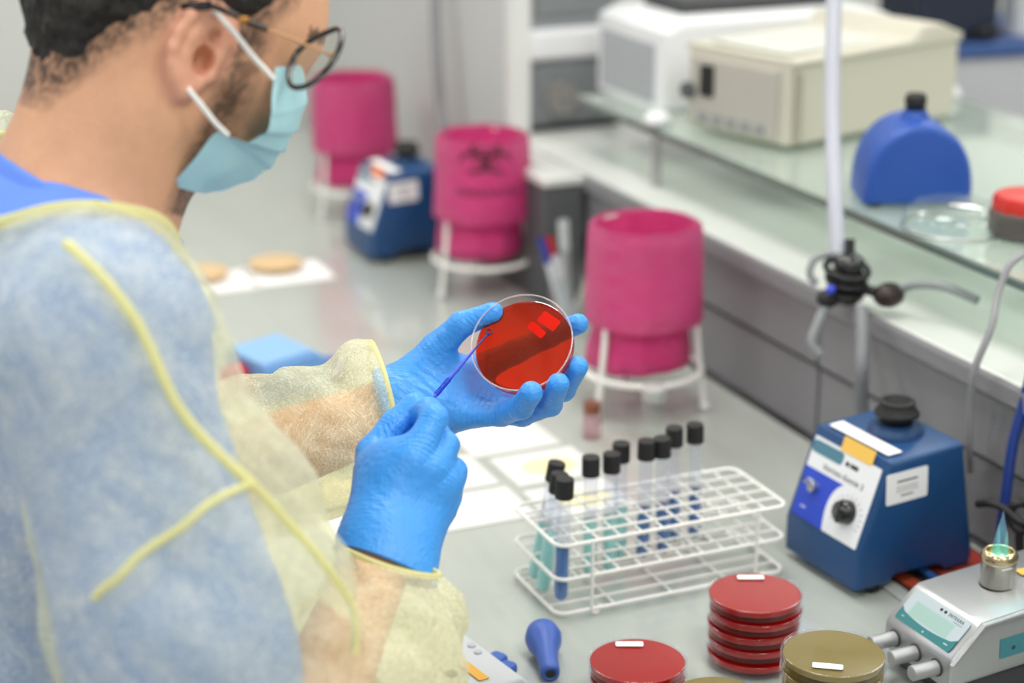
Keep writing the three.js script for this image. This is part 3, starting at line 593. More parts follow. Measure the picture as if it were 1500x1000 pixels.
{
  const t = thing('instrument_beaker', 'glass beaker holding pens and steel tools between two pink bagged stands', 'beaker', null, [1.166, BT, -2.46]);
  part('glass', lathe([[0, 0.002], [0.028, 0.002], [0.031, 0.006], [0.031, 0.085], [0.033, 0.09]], 36), M.glass, t);
  const pens = [['blue_pen', 'blue capped pen in the glass beaker', 'pen', 0x2b3f9c, 0xe8e8f2, [-0.008, 0.01, 0.006], [-0.045, 0.135, 0.0], 0.0055], ['red_handle_tool', 'red handled tool leaning in the glass beaker', 'tool', 0xd32f28, 0xd32f28, [-0.004, 0.01, -0.008], [-0.03, 0.13, -0.012], 0.008], ['grey_pipette', 'pale grey pipette leaning in the glass beaker', 'pipette', 0xc4c9cb, 0xaab0b3, [0.0, 0.01, 0.0], [-0.012, 0.16, 0.006], 0.0075], ['steel_forceps', 'steel forceps leaning out of the glass beaker', 'forceps', 0xd8d6d0, 0xc6c3bc, [0.006, 0.01, 0.008], [0.05, 0.125, 0.012], 0.006], ['white_marker', 'white marker pen leaning in the glass beaker', 'marker', 0xdcdde2, 0xc9ccd6, [0.002, 0.01, 0.01], [-0.03, 0.11, 0.02], 0.007]];
  for (const [name, label, cat, c1, c2, a, b, r] of pens) {
    const p = thing(name, label, cat, null, [1.166, BT, -2.46]);
    const A = V(...a), B = V(...b), mid = A.clone().lerp(B, 0.7);
    part('shaft', rod(A, mid, r, 12), std(c2, 0.4), p);
    part('tip', rod(mid, B, r * 1.15, 12), std(c1, 0.4), p);
  }
}
{
  const t = thing('sample_bottle', 'small glass bottle with a frosted grey stopper behind the tubes', 'bottle', null, [1.045, BT, -1.955]);
  part('glass', lathe([[0, 0.001], [0.012, 0.001], [0.0135, 0.004], [0.0135, 0.056], [0.009, 0.062], [0.009, 0.066]], 28), M.glass, t);
  part('stopper', lathe([[0.0095, 0.062], [0.015, 0.064], [0.016, 0.078], [0.014, 0.082], [0, 0.083]], 28), phys(0xc9cac8, 0.4, { transmission: 0.3, thickness: 0 }), t);
  const q = thing('brown_cap_vial', 'small vial with a brown cap beside the front leg of the bagged stand', 'vial', null, [0.992, BT, -2.02]);
  part('glass', lathe([[0, 0.001], [0.011, 0.001], [0.012, 0.004], [0.012, 0.03], [0.009, 0.034]], 24), phys(0xe9cfd4, 0.1, { transmission: 0.75, thickness: 0 }), q);
  part('cap', cyl(0.0105, 0.0105, 0.014, 0, 0.04, 0, 24), std(0x7b4a36, 0.5), q);
}
// near edge: pipette bulb, blue clips, grey device
{
  const t = thing('pipette_bulb', 'blue rubber pipette bulb lying on the bench with its mouth outwards', 'pipette bulb', null, [0.694, BT + 0.0175, -1.512]);
  const g = lathe([[0, -0.021], [0.009, -0.0195], [0.0155, -0.014], [0.018, -0.004], [0.0165, 0.006], [0.012, 0.018], [0.0098, 0.032], [0.0095, 0.05], [0.0085, 0.055], [0.0045, 0.0555], [0.0045, 0.04]], 36);
  const b = part('bulb', g, M.bulbBlue, t);
  part('mouth', cyl(0.0044, 0.0044, 0.003, 0, 0.054, 0, 20), M.rubber, b);
  t.quaternion.setFromUnitVectors(V(0, 1, 0), V(-0.3, -0.14, 0.94).normalize());
  const c = thing('blue_clip', 'small blue plastic clip beside the pipette bulb', 'clip', null, [0.644, BT, -1.51], 0.5);
  part('jaw', box(0.017, 0.014, 0.018, 0, 0.007, 0, 0.005), M.bulbBlue, c);
  part('grip', box(0.018, 0.013, 0.017, -0.007, 0.0065, 0.017, 0.005), M.bulbBlue, c);
}
{
  const t = thing('grey_meter', 'pale grey hand-held meter with an orange mark beside the yellow cuff', 'meter', null, [0.592, BT, -1.498], 0.16);
  part('body', prism([[-0.075, 0], [0.046, 0], [0.05, 0.012], [0.042, 0.02], [-0.075, 0.024]], -0.065, 0.06, 0.004), std(0xc3c6c9, 0.45), t);
  part('orange_mark', box(0.011, 0.001, 0.036, 0.008, 0.0225, 0.028, 0.0003), std(0xe0a93c, 0.5), t, 'orange mark');
  part('button', cyl(0.004, 0.004, 0.002, 0.035, 0.021, -0.02, 16), std(0xb4b5be, 0.4), t);
  part('button', cyl(0.004, 0.004, 0.002, 0.033, 0.021, -0.005, 16), std(0xb4b5be, 0.4), t);
  part('dark_button', cyl(0.006, 0.006, 0.002, -0.012, 0.0225, 0.02, 16), M.greyDark, t);
}

// ---------------------------------------------------------------- the person
// distance fields: tapered capsules and ellipsoids joined smoothly, meshed on a grid
const cap = (a, b, ra, rb = ra, k = 0.02) => ({ a, b, ra, rb, k, ba: b.clone().sub(a), l2: Math.max(1e-9, a.distanceToSquared(b)) });
const ball = (c, r, k = 0.02) => cap(c, c.clone().add(V(1e-5, 0, 0)), r, r, k);
const ell = (c, r, k = 0.02, q = null) => ({ c, r, k, q: q ? q.clone().invert() : null, e: true });
const tmp = V(0, 0, 0);
function dist(s, x, y, z) {
  if (s.e) {
    tmp.set(x - s.c.x, y - s.c.y, z - s.c.z);
    if (s.q) tmp.applyQuaternion(s.q);
    const { x: rx, y: ry, z: rz } = s.r, k0 = Math.hypot(tmp.x / rx, tmp.y / ry, tmp.z / rz), k1 = Math.hypot(tmp.x / rx / rx, tmp.y / ry / ry, tmp.z / rz / rz);
    return k1 < 1e-9 ? -Math.min(rx, ry, rz) : k0 * (k0 - 1) / k1;
  }
  const px = x - s.a.x, py = y - s.a.y, pz = z - s.a.z, h = Math.max(0, Math.min(1, (px * s.ba.x + py * s.ba.y + pz * s.ba.z) / s.l2));
  return Math.hypot(px - s.ba.x * h, py - s.ba.y * h, pz - s.ba.z * h) - (s.ra + (s.rb - s.ra) * h);
}
const smin = (a, b, k) => { const h = Math.max(k - Math.abs(a - b), 0) / k; return Math.min(a, b) - h * h * k * 0.25; };
const join = (list) => (x, y, z) => { let d = 1; for (const s of list) { const e = dist(s, x, y, z); d = d > 0.9 ? e : e - d > s.k ? d : smin(d, e, s.k); } return d; };
function meshField(f, lo, hi, h) {
  const nx = Math.ceil((hi.x - lo.x) / h) + 1, ny = Math.ceil((hi.y - lo.y) / h) + 1, nz = Math.ceil((hi.z - lo.z) / h) + 1, val = new Float32Array(nx * ny * nz);
  for (let k = 0, i = 0; k < nz; k++) for (let j = 0; j < ny; j++) for (let m = 0; m < nx; m++, i++) val[i] = f(lo.x + m * h, lo.y + j * h, lo.z + k * h);
  const at3 = (m, j, k) => m + nx * (j + ny * k), vid = new Int32Array(val.length).fill(-1), pos = [], idx = [];
  const corner = [[0, 0, 0], [1, 0, 0], [0, 1, 0], [1, 1, 0], [0, 0, 1], [1, 0, 1], [0, 1, 1], [1, 1, 1]], edges = [[0, 1], [2, 3], [4, 5], [6, 7], [0, 2], [1, 3], [4, 6], [5, 7], [0, 4], [1, 5], [2, 6], [3, 7]];
  const c = new Float32Array(8);
  for (let k = 0; k < nz - 1; k++) for (let j = 0; j < ny - 1; j++) for (let m = 0; m < nx - 1; m++) {
    let neg = 0;
    for (let q = 0; q < 8; q++) { c[q] = val[at3(m + corner[q][0], j + corner[q][1], k + corner[q][2])]; if (c[q] < 0) neg++; }
    if (!neg || neg === 8) continue;
    let sx = 0, sy = 0, sz = 0, n = 0;
    for (const [a, b] of edges) if (c[a] < 0 !== c[b] < 0) { const t = c[a] / (c[a] - c[b]); sx += corner[a][0] + t * (corner[b][0] - corner[a][0]); sy += corner[a][1] + t * (corner[b][1] - corner[a][1]); sz += corner[a][2] + t * (corner[b][2] - corner[a][2]); n++; }
    vid[at3(m, j, k)] = pos.length / 3;
    pos.push(lo.x + (m + sx / n) * h, lo.y + (j + sy / n) * h, lo.z + (k + sz / n) * h);
  }
  const quad = (a, b, cc, d, flip) => { if (a < 0 || b < 0 || cc < 0 || d < 0) return; if (flip) idx.push(a, cc, b, a, d, cc); else idx.push(a, b, cc, a, cc, d); };
  for (let k = 1; k < nz - 1; k++) for (let j = 1; j < ny - 1; j++) for (let m = 1; m < nx - 1; m++) {
    const v = val[at3(m, j, k)] < 0;
    if (v !== val[at3(m + 1, j, k)] < 0) quad(vid[at3(m, j - 1, k - 1)], vid[at3(m, j, k - 1)], vid[at3(m, j, k)], vid[at3(m, j - 1, k)], !v);
    if (v !== val[at3(m, j + 1, k)] < 0) quad(vid[at3(m - 1, j, k - 1)], vid[at3(m - 1, j, k)], vid[at3(m, j, k)], vid[at3(m, j, k - 1)], !v);
    if (v !== val[at3(m, j, k + 1)] < 0) quad(vid[at3(m - 1, j - 1, k)], vid[at3(m, j - 1, k)], vid[at3(m, j, k)], vid[at3(m - 1, j, k)], !v);
  }
  const g = new THREE.BufferGeometry();
  g.setAttribute('position', new THREE.Float32BufferAttribute(pos, 3)); g.setIndex(idx);
  // normals from the field itself
  const nor = new Float32Array(pos.length), e = h * 0.6;
  for (let i = 0; i < pos.length; i += 3) {
    const x = pos[i], y = pos[i + 1], z = pos[i + 2], a = f(x + e, y, z) - f(x - e, y, z), b = f(x, y + e, z) - f(x, y - e, z), d = f(x, y, z + e) - f(x, y, z - e), l = Math.hypot(a, b, d) || 1;
    nor[i] = a / l; nor[i + 1] = b / l; nor[i + 2] = d / l;
  }
  g.setAttribute('normal', new THREE.BufferAttribute(nor, 3));
  return g;
}
// keeps what lies where s(p) > 0, cutting triangles on the border; g.userData.border holds the cut segments
function cut(g, s) {
  const p = g.attributes.position, n = g.attributes.normal, id = g.index.array, P = [], N = [], border = [];
  const get = (i) => ({ p: V(p.getX(i), p.getY(i), p.getZ(i)), n: V(n.getX(i), n.getY(i), n.getZ(i)) });
  for (let t = 0; t < id.length; t += 3) {
    const ids = [id[t], id[t + 1], id[t + 2]], v = ids.map((k) => get(k)), d = v.map((q) => s(q.p)), inside = d.filter((q) => q > 0).length;
    if (!inside) continue;
    const poly = [];
    for (let k = 0; k < 3; k++) {
      const a = v[k], b = v[(k + 1) % 3], da = d[k], db = d[(k + 1) % 3];
      if (da > 0) poly.push(a);
      if (da > 0 !== db > 0) { const low = ids[k] < ids[(k + 1) % 3], [A, B, dA, dB] = low ? [a, b, da, db] : [b, a, db, da], u = dA / (dA - dB); poly.push({ p: A.p.clone().lerp(B.p, u), n: A.n.clone().lerp(B.n, u).normalize(), edge: true }); }
    }
    for (let k = 1; k + 1 < poly.length; k++) for (const q of [poly[0], poly[k], poly[k + 1]]) { P.push(q.p.x, q.p.y, q.p.z); N.push(q.n.x, q.n.y, q.n.z); }
    const e = poly.filter((q) => q.edge); if (e.length === 2) border.push([e[0].p, e[1].p]);
  }
  let out = new THREE.BufferGeometry();
  out.setAttribute('position', new THREE.Float32BufferAttribute(P, 3)); out.setAttribute('normal', new THREE.Float32BufferAttribute(N, 3));
  out = mergeVertices(out, 1e-6);
  out.userData.border = border;
  return out;
}
// the border segments as closed loops of points
function loops(border) {
  const key = (v) => `${v.x.toFixed(9)},${v.y.toFixed(9)},${v.z.toFixed(9)}`, near = new Map(), at2 = new Map();
  for (const [a, b] of border) { const ka = key(a), kb = key(b); if (ka === kb) continue; at2.set(ka, a); at2.set(kb, b); if (!near.has(ka)) near.set(ka, []); if (!near.has(kb)) near.set(kb, []); near.get(ka).push(kb); near.get(kb).push(ka); }
  const seen = new Set(), out = [];
  for (const k0 of near.keys()) {
    if (seen.has(k0)) continue;
    const loop = []; let k = k0;
    while (k && !seen.has(k)) { seen.add(k); loop.push(at2.get(k)); k = near.get(k).find((q) => !seen.has(q)); }
    if (loop.length > 12) out.push(loop);
  }
  return out;
}
function bandGeo(loop, r, n = 120) {
  let pts = loop.filter((_, i) => i % 3 === 0);
  for (let it = 0; it < 4; it++) pts = pts.map((p, i) => p.clone().multiplyScalar(2).add(pts[(i + 1) % pts.length]).add(pts[(i - 1 + pts.length) % pts.length]).multiplyScalar(0.25));
  return new THREE.TubeGeometry(new THREE.CatmullRomCurve3(pts, true), n, r, 8, true);
}
const normalTo = (f, p, e = 0.003) => V(f(p.x + e, p.y, p.z) - f(p.x - e, p.y, p.z), f(p.x, p.y + e, p.z) - f(p.x, p.y - e, p.z), f(p.x, p.y, p.z + e) - f(p.x, p.y, p.z - e)).normalize();
const onto = (f, p, off = 0) => { const q = p.clone(); for (let k = 0; k < 12; k++) q.addScaledVector(normalTo(f, q), -(f(q.x, q.y, q.z) - off) * 0.8); return q; };
const boundsOf = (list, pad) => { const b = new THREE.Box3(); for (const s of list) { if (s.e) { const r = Math.max(s.r.x, s.r.y, s.r.z); b.expandByPoint(s.c.clone().addScalar(r)); b.expandByPoint(s.c.clone().addScalar(-r)); } else for (const [p, r] of [[s.a, s.ra], [s.b, s.rb]]) { b.expandByPoint(p.clone().addScalar(r)); b.expandByPoint(p.clone().addScalar(-r)); } } return [b.min.addScalar(-pad), b.max.addScalar(pad)]; };

// the skeleton
const J = {
  neck: at(112, 300, 1.435), shR: at(150, 490, 1.285), elR: at(400, 1190, 1.36), wrR: at(558, 803, 1.512),
  shL: V(0.215, 1.365, -1.58), elL: at(215, 730, 1.67), wrL: at(568, 604, 1.735),
};
// head: own axes forward, up, right; its origin lies between the ears
const HEAD = { yaw: -6 * deg, pitch: -25 * deg, roll: -8 * deg };
const hq = new THREE.Quaternion().setFromEuler(new THREE.Euler(HEAD.roll, HEAD.yaw, HEAD.pitch, 'YZX'));
const hx = V(1, 0, 0).applyQuaternion(hq), hy = V(0, 1, 0).applyQuaternion(hq), hz = V(0, 0, 1).applyQuaternion(hq);
const HO = at(292, 80, 1.372).addScaledVector(hz, -0.074);
const hp = (x, y, z) => HO.clone().addScaledVector(hx, x).addScaledVector(hy, y).addScaledVector(hz, z);
const toHead = (x, y, z) => { const d = V(x, y, z).sub(HO); return [d.dot(hx), d.dot(hy), d.dot(hz)]; };
const hell = (c, r, k) => ell(hp(...c), V(...r), k, hq);
const skull = [hell([-0.008, 0.05, 0], [0.104, 0.085, 0.074], 0.02), hell([0.028, 0.035, 0], [0.06, 0.062, 0.064], 0.03), hell([-0.03, 0.01, 0], [0.07, 0.055, 0.062], 0.03)];
const headList = [
  ...skull,
  hell([0.036, -0.022, 0], [0.047, 0.056, 0.055], 0.03),
  cap(hp(0.071, 0.042, -0.03), hp(0.071, 0.042, 0.03), 0.014, 0.014, 0.02),
  cap(hp(0.075, 0.034, 0), hp(0.09, -0.002, 0), 0.009, 0.011, 0.014),
  cap(hp(0.004, -0.052, 0.05), hp(0.062, -0.066, 0.018), 0.016, 0.015, 0.025), cap(hp(0.004, -0.052, -0.05), hp(0.062, -0.066, -0.018), 0.016, 0.015, 0.025),
  cap(hp(0.03, -0.002, 0.058), hp(0.06, -0.008, 0.045), 0.014, 0.016, 0.02), cap(hp(0.03, -0.002, -0.058), hp(0.06, -0.008, -0.045), 0.014, 0.016, 0.02),
  ball(hp(0.06, -0.062, 0), 0.014, 0.02), ball(hp(0.064, 0.02, 0.031), 0.014, 0.008), ball(hp(0.064, 0.02, -0.031), 0.014, 0.008),
  cap(hp(-0.035, -0.01, 0), J.neck, 0.06, 0.058, 0.04), cap(hp(-0.012, -0.045, 0), J.neck.clone().add(V(0.01, -0.03, 0)), 0.044, 0.044, 0.03),
  cap(hp(-0.012, -0.045, 0.04), J.neck.clone().add(V(0.02, -0.06, 0.03)), 0.018, 0.016, 0.03),
];
// ears: a bowl with a rolled rim
function earList(s) {
  const z = (u) => s * (0.0735 + 0.36 * Math.max(0, -u + 0.004)), e = (u, v, dz = 0) => hp(u * 0.92 + 0.001, v * 0.92 - 0.001, z(u) + s * dz);
  const rim = [[0.013, 0.004], [0.016, 0.016], [0.012, 0.029], [0.002, 0.0355], [-0.011, 0.034], [-0.02, 0.026], [-0.0245, 0.012], [-0.0245, -0.002], [-0.02, -0.014], [-0.013, -0.023]];
  const out = [];
  for (let k = 0; k + 1 < rim.length; k++) out.push(cap(e(...rim[k]), e(...rim[k + 1]), 0.0046, 0.0046, 0.004));
  out.push(cap(e(-0.013, -0.022), e(-0.004, -0.03), 0.0062, 0.0065, 0.008), cap(e(-0.004, -0.03), e(0.006, -0.021), 0.0065, 0.005, 0.008));
  const inner = [[0.004, 0.026], [-0.008, 0.022], [-0.0145, 0.01], [-0.014, -0.004], [-0.008, -0.016], [0.0, -0.02]];
  for (let k = 0; k + 1 < inner.length; k++) out.push(cap(e(...inner[k], -0.001), e(...inner[k + 1], -0.001), 0.0045, 0.0045, 0.005));
  out.push(cap(e(0.012, -0.012), e(0.013, 0.004), 0.0055, 0.005, 0.006));                       // tragus
  for (const [u, v, r] of [[-0.012, 0.018, 0.01], [-0.014, 0.0, 0.01], [-0.009, -0.014, 0.009], [0.002, 0.024, 0.009]]) out.push(ell(e(u, v, -0.005), V(r, r, 0.0035), 0.008, hq));
  return out;
}
const earR = earList(1), earL = earList(-1);
const armR = [cap(J.shR, J.elR, 0.052, 0.042, 0.03), cap(J.elR, J.wrR, 0.04, 0.028, 0.02)];
const armL = [cap(J.shL, J.elL, 0.052, 0.042, 0.03), cap(J.elL, J.wrL, 0.045, 0.03, 0.02)];
const torso = [
  ell(V(0.225, 1.235, -1.41), V(0.108, 0.185, 0.16), 0.05), ell(V(0.2, 1.02, -1.41), V(0.104, 0.2, 0.15), 0.06), ell(V(0.2, 0.88, -1.41), V(0.108, 0.13, 0.162), 0.06),
  cap(J.neck.clone().add(V(-0.015, -0.028, 0)), J.shR.clone().add(V(0, -0.004, 0)), 0.05, 0.052, 0.05), cap(J.neck.clone().add(V(-0.015, -0.02, 0)), J.shL.clone().add(V(0, 0.0, 0)), 0.05, 0.052, 0.05),
];
const legs = [];
for (const s of [1, -1]) legs.push(cap(V(0.2, 0.86, -1.41 + s * 0.085), V(0.21, 0.47, -1.41 + s * 0.09), 0.082, 0.056, 0.03), cap(V(0.21, 0.47, -1.41 + s * 0.09), V(0.19, 0.1, -1.41 + s * 0.095), 0.055, 0.04, 0.03));
const hands = [cap(J.wrR, at(575, 770, 1.525), 0.02, 0.018, 0.02), cap(J.wrL, at(600, 592, 1.735), 0.02, 0.018, 0.02)];
const feet = [1, -1].map((s) => cap(V(0.17, 0.05, -1.41 + s * 0.1), V(0.32, 0.032, -1.41 + s * 0.115), 0.042, 0.03, 0.03));

const person = thing('person', 'person in translucent yellow gown over blue scrubs, masked, holding a red dish and loop', 'person', null, [0.2, 0, -1.41]);
const PO = person.position.clone();
const wear = (name, geo, mat, label, parent = person) => part(name, parent === person ? geo.translate(-PO.x, -PO.y, -PO.z) : geo.translate(-PO.x, -PO.y, -PO.z), mat, parent, label);

let neckSkin = null;
// hairline height for a place along the head
const hairline = (x, w = 0) => { const k = [[-0.13, -0.06], [-0.095, -0.055], [-0.08, -0.045], [-0.066, -0.018], [-0.05, 0.01], [-0.03, 0.03], [-0.012, 0.043], [0.012, 0.036], [0.026, 0.034], [0.034, 0.05], [0.045, 0.07], [0.06, 0.09], [0.08, 0.12], [0.13, 0.14]]; for (let i = 1; i < k.length; i++) if (x < k[i][0]) { const u = (x - k[i - 1][0]) / (k[i][0] - k[i - 1][0]); return k[i - 1][1] + Math.max(0, u) * (k[i][1] - k[i - 1][1]); } return 0.14; };
{
  const head = join(headList), eR = join(earR), eL = join(earL), sk = join([...headList.slice(0, 9)]);
  const concha = hell([0.003, -0.003, 0.077], [0.008, 0.0105, 0.017]), fossa = hell([0.005, 0.0165, 0.079], [0.0045, 0.006, 0.009]);
  const headF = (x, y, z) => { const h0 = head(x, y, z), e = eR(x, y, z), d0 = smin(h0, e, 0.004); return Math.max(smin(d0, eL(x, y, z), 0.006), -dist(concha, x, y, z), -dist(fossa, x, y, z)); };
  const all = [...armR, ...armL, ...torso, ...legs, ...hands, ...feet, ...headList.slice(-3)];
  const bodyF = join(all);
  const split = J.neck.y - 0.06;
  // fine grid for head and neck, coarse for the rest
  const low = J.neck.clone().add(V(-0.13, -0.1, -0.13)), lo = V(Math.min(low.x, HO.x - 0.16), low.y, HO.z - 0.125), hi = V(HO.x + 0.14, HO.y + 0.17, HO.z + 0.16);
  const fullF = (x, y, z) => smin(headF(x, y, z), bodyF(x, y, z), 0.02);
  const g1 = cut(meshField(fullF, lo, hi, 0.0032), (p) => p.y - split + 0.004);
  neckSkin = g1.clone();
  const [bl, bh] = boundsOf(all, 0.03);
  const g2 = cut(meshField((x, y, z) => (y > split - 0.04 ? fullF(x, y, z) : bodyF(x, y, z)), bl, bh, 0.011), (p) => split - p.y);
  const paint = (g) => {
    const p = g.attributes.position, col = new Float32Array(p.count * 3), skin = new THREE.Color(0xd9a482), dark = new THREE.Color(0x231a16), pink = new THREE.Color(0xe0a08a), c = new THREE.Color();
    for (let i = 0; i < p.count; i++) {
      const x = p.getX(i), y = p.getY(i), z = p.getZ(i), [u, v, w] = toHead(x, y, z);
      c.copy(skin);
      c.multiplyScalar(1 + 0.07 * noise(x * 40, y * 40, z * 40) + 0.05 * noise(x * 130, y * 130, z * 130));
      const earD = Math.min(eR(x, y, z), eL(x, y, z)); if (earD < 0.004) c.lerp(pink, 0.6);
      const fade = hairline(u, w) - v, grainy = 0.5 + 0.9 * noise(x * 260, y * 260, z * 260) + 0.6 * noise(x * 90, y * 90, z * 90);
      if (u < 0.06 && v > -0.08 && earD > 0.003) c.lerp(dark, Math.max(0, Math.min(0.92, (1.15 - fade / 0.03))) * Math.max(0.35, Math.min(1, grainy + 0.3)));
      // stubble of the cheek, jaw and sideburn
      const cheek = Math.min(1, Math.max(0, (u - 0.016) / 0.012)) * Math.min(1, Math.max(0, (-v + 0.045) / 0.02)) * Math.min(1, Math.max(0, (0.075 - u + Math.max(0, -v - 0.03) * 0.6) / 0.02)) * (v > -0.115 ? 1 : 0);
      const line = Math.min(1, Math.max(0, (0.052 + 0.35 * Math.max(0, -v - 0.035) - u) / 0.014));
      if (earD > 0.003) c.lerp(dark, Math.min(0.78, cheek * line * (0.42 + 0.55 * grainy) * (Math.abs(w) > 0.02 ? 1 : 0.8)));
      if (Math.abs(w) < 0.055 && Math.abs(w) > 0.014 && u > 0.06 && Math.abs(v - 0.048 + 0.1 * Math.max(0, Math.abs(w) - 0.035)) < 0.0045) c.lerp(dark, 0.8);   // eyebrows
      col[i * 3] = c.r; col[i * 3 + 1] = c.g; col[i * 3 + 2] = c.b;
    }
    g.setAttribute('color', new THREE.BufferAttribute(col, 3));
    return boxUV(g);
  };
  const g = mergeGeometries([paint(g1), paint(g2)]);
  wear('body', g, phys(0xffffff, 0.5, { vertexColors: true, sheen: 0.2, bumpMap: fine(20), bumpScale: 0.0005 }), 'light brown skin with dark stubble');
  // hair
  const hairTop = head;
  const hairF = (x, y, z) => { const [u, v, w] = toHead(x, y, z), line = hairline(u, w) + 0.016 * noise(x * 60, y * 60, z * 60) + 0.012 * noise(x * 260, y * 120, z * 260), up = Math.min(1, Math.max(0, (v - line) / 0.055)); return Math.max(hairTop(x, y, z) + 0.0006 - 0.0125 * up - 0.0022 * up * noise(x * 150, y * 60, z * 150), (line - v) * 0.6); };
  const hg = meshField(hairF, lo, hi, 0.0034);
  const strand = noiseTex(256, (u, v) => 0.5 + 0.5 * loopNoise(u, v * 0.2, 160), 12);
  wear('hair', boxUV(hg), std(0x1c1815, 0.6, { bumpMap: strand, bumpScale: 0.003 }), 'short black hair, faded at the nape');
}
// scrub shirt, trousers, shoes
const shirtArmR = [cap(at(140, 490, 1.285), at(258, 930, 1.3), 0.062, 0.06, 0.04), cap(at(258, 930, 1.3), at(345, 1120, 1.34), 0.06, 0.06, 0.04)], shirtArmL = [cap(J.shL, J.elL.clone().lerp(J.shL, 0.2), 0.066, 0.062, 0.04)];
const shirtList = [...torso, ...shirtArmR, ...shirtArmL];
const shirt0 = join(shirtList);
const slopeOf = (a, b) => { const n = V(-(b.y - a.y), b.x - a.x, 0).normalize(); if (n.y < 0) n.negate(); return (p) => n.dot(p) - n.dot(a); };
const planeOf = (a, b, c, up = 1) => { const n = b.clone().sub(a).cross(c.clone().sub(a)).normalize(); if (n.y * up < 0) n.negate(); return (p) => n.dot(p) - n.dot(a); };
const collar = slopeOf(at(0, 232, 1.37), at(200, 335, 1.4)), gownNeck0 = slopeOf(at(0, 296, 1.34), at(225, 362, 1.42)), gownNeck = (p) => gownNeck0(p) + 0.15 * Math.max(0, -1.37 - p.z);
{
  const fold = (x, y, z) => 0.006 * noise(x * 14, y * 9, z * 14) + 0.003 * noise(x * 30, y * 22, z * 30);
  const f = (x, y, z) => shirt0(x, y, z) - 0.008 + fold(x, y, z);
  const [lo, hi] = boundsOf(shirtList, 0.03);
  const end = at(345, 1110, 1.33), dir = end.clone().sub(at(140, 470, 1.285)).normalize(), neckHole = (p, ax, az) => Math.max((Math.hypot((p.x - J.neck.x) / ax, (p.z - J.neck.z) / az) - 1) * 0.06, J.neck.y - 0.14 - p.y);
  const g = cut(meshField(f, lo, hi, 0.008), (p) => Math.min(neckHole(p, 0.056, 0.06), Math.max(-p.clone().sub(end).dot(dir) - 0.03, p.distanceTo(end) - 0.1)));
  const weave = noiseTex(256, (u, v) => 0.5 + 0.25 * Math.sin(u * 2 * Math.PI * 64) + 0.25 * Math.sin(v * 2 * Math.PI * 64), 10);
  const m = wear('scrub_shirt', boxUV(g), std(0x6f9aff, 0.8, { bumpMap: weave, bumpScale: 0.0004 }), 'blue scrub shirt');
  // snug collar round the neck
  const lp = loops(cut(neckSkin, (p) => -collar(p)).userData.border).sort((a, b) => b.length - a.length)[0];
  if (lp) {
    const ring = new THREE.CatmullRomCurve3(lp.filter((_, i) => i % 4 === 0), true).getPoints(96), mid = ring.reduce((a, p) => a.add(p), V(0, 0, 0)).divideScalar(ring.length), pos = [], idx = [], n = ring.length;
    const rows = [[0.001, -0.002], [0.0022, 0.003], [0.0042, 0.0035], [0.0062, 0.0], [0.0085, -0.012], [0.013, -0.026], [0.021, -0.045], [0.028, -0.065]];
    for (const [o, h] of rows) for (const p of ring) { const d = V(p.x - mid.x, 0, p.z - mid.z).normalize(); pos.push(p.x + d.x * o, p.y + h, p.z + d.z * o); }
    for (let j = 0; j + 1 < rows.length; j++) for (let i = 0; i < n; i++) { const a = j * n + i, b = j * n + (i + 1) % n; idx.push(a, b, a + n, b, b + n, a + n); }
    const cg = new THREE.BufferGeometry(); cg.setAttribute('position', new THREE.Float32BufferAttribute(pos, 3)); cg.setIndex(idx); cg.computeVertexNormals();
    part('collar', cg.translate(-PO.x, -PO.y, -PO.z), m.material, m);
  }
  const tr = join(legs.map((s) => ({ ...s, ra: s.ra + 0.02, rb: s.rb + 0.025 })).concat([torso[2]]));
  const [tl, th] = boundsOf([...legs, torso[2]], 0.06);
  wear('scrub_trousers', boxUV(cut(meshField((x, y, z) => tr(x, y, z) - 0.006, tl, th, 0.014), (p) => Math.min(0.96 - p.y, p.y - 0.07))), std(0x4468cc, 0.8), 'blue scrub trousers');
  const sh = join(feet), [sl, sH] = boundsOf(feet, 0.03);
  wear('shoes', cut(meshField((x, y, z) => sh(x, y, z) - 0.008, sl, sH, 0.008), (p) => Math.min(p.y - 0.002, 0.09 - p.y)), std(0x2a2c30, 0.6), 'dark shoes');
}
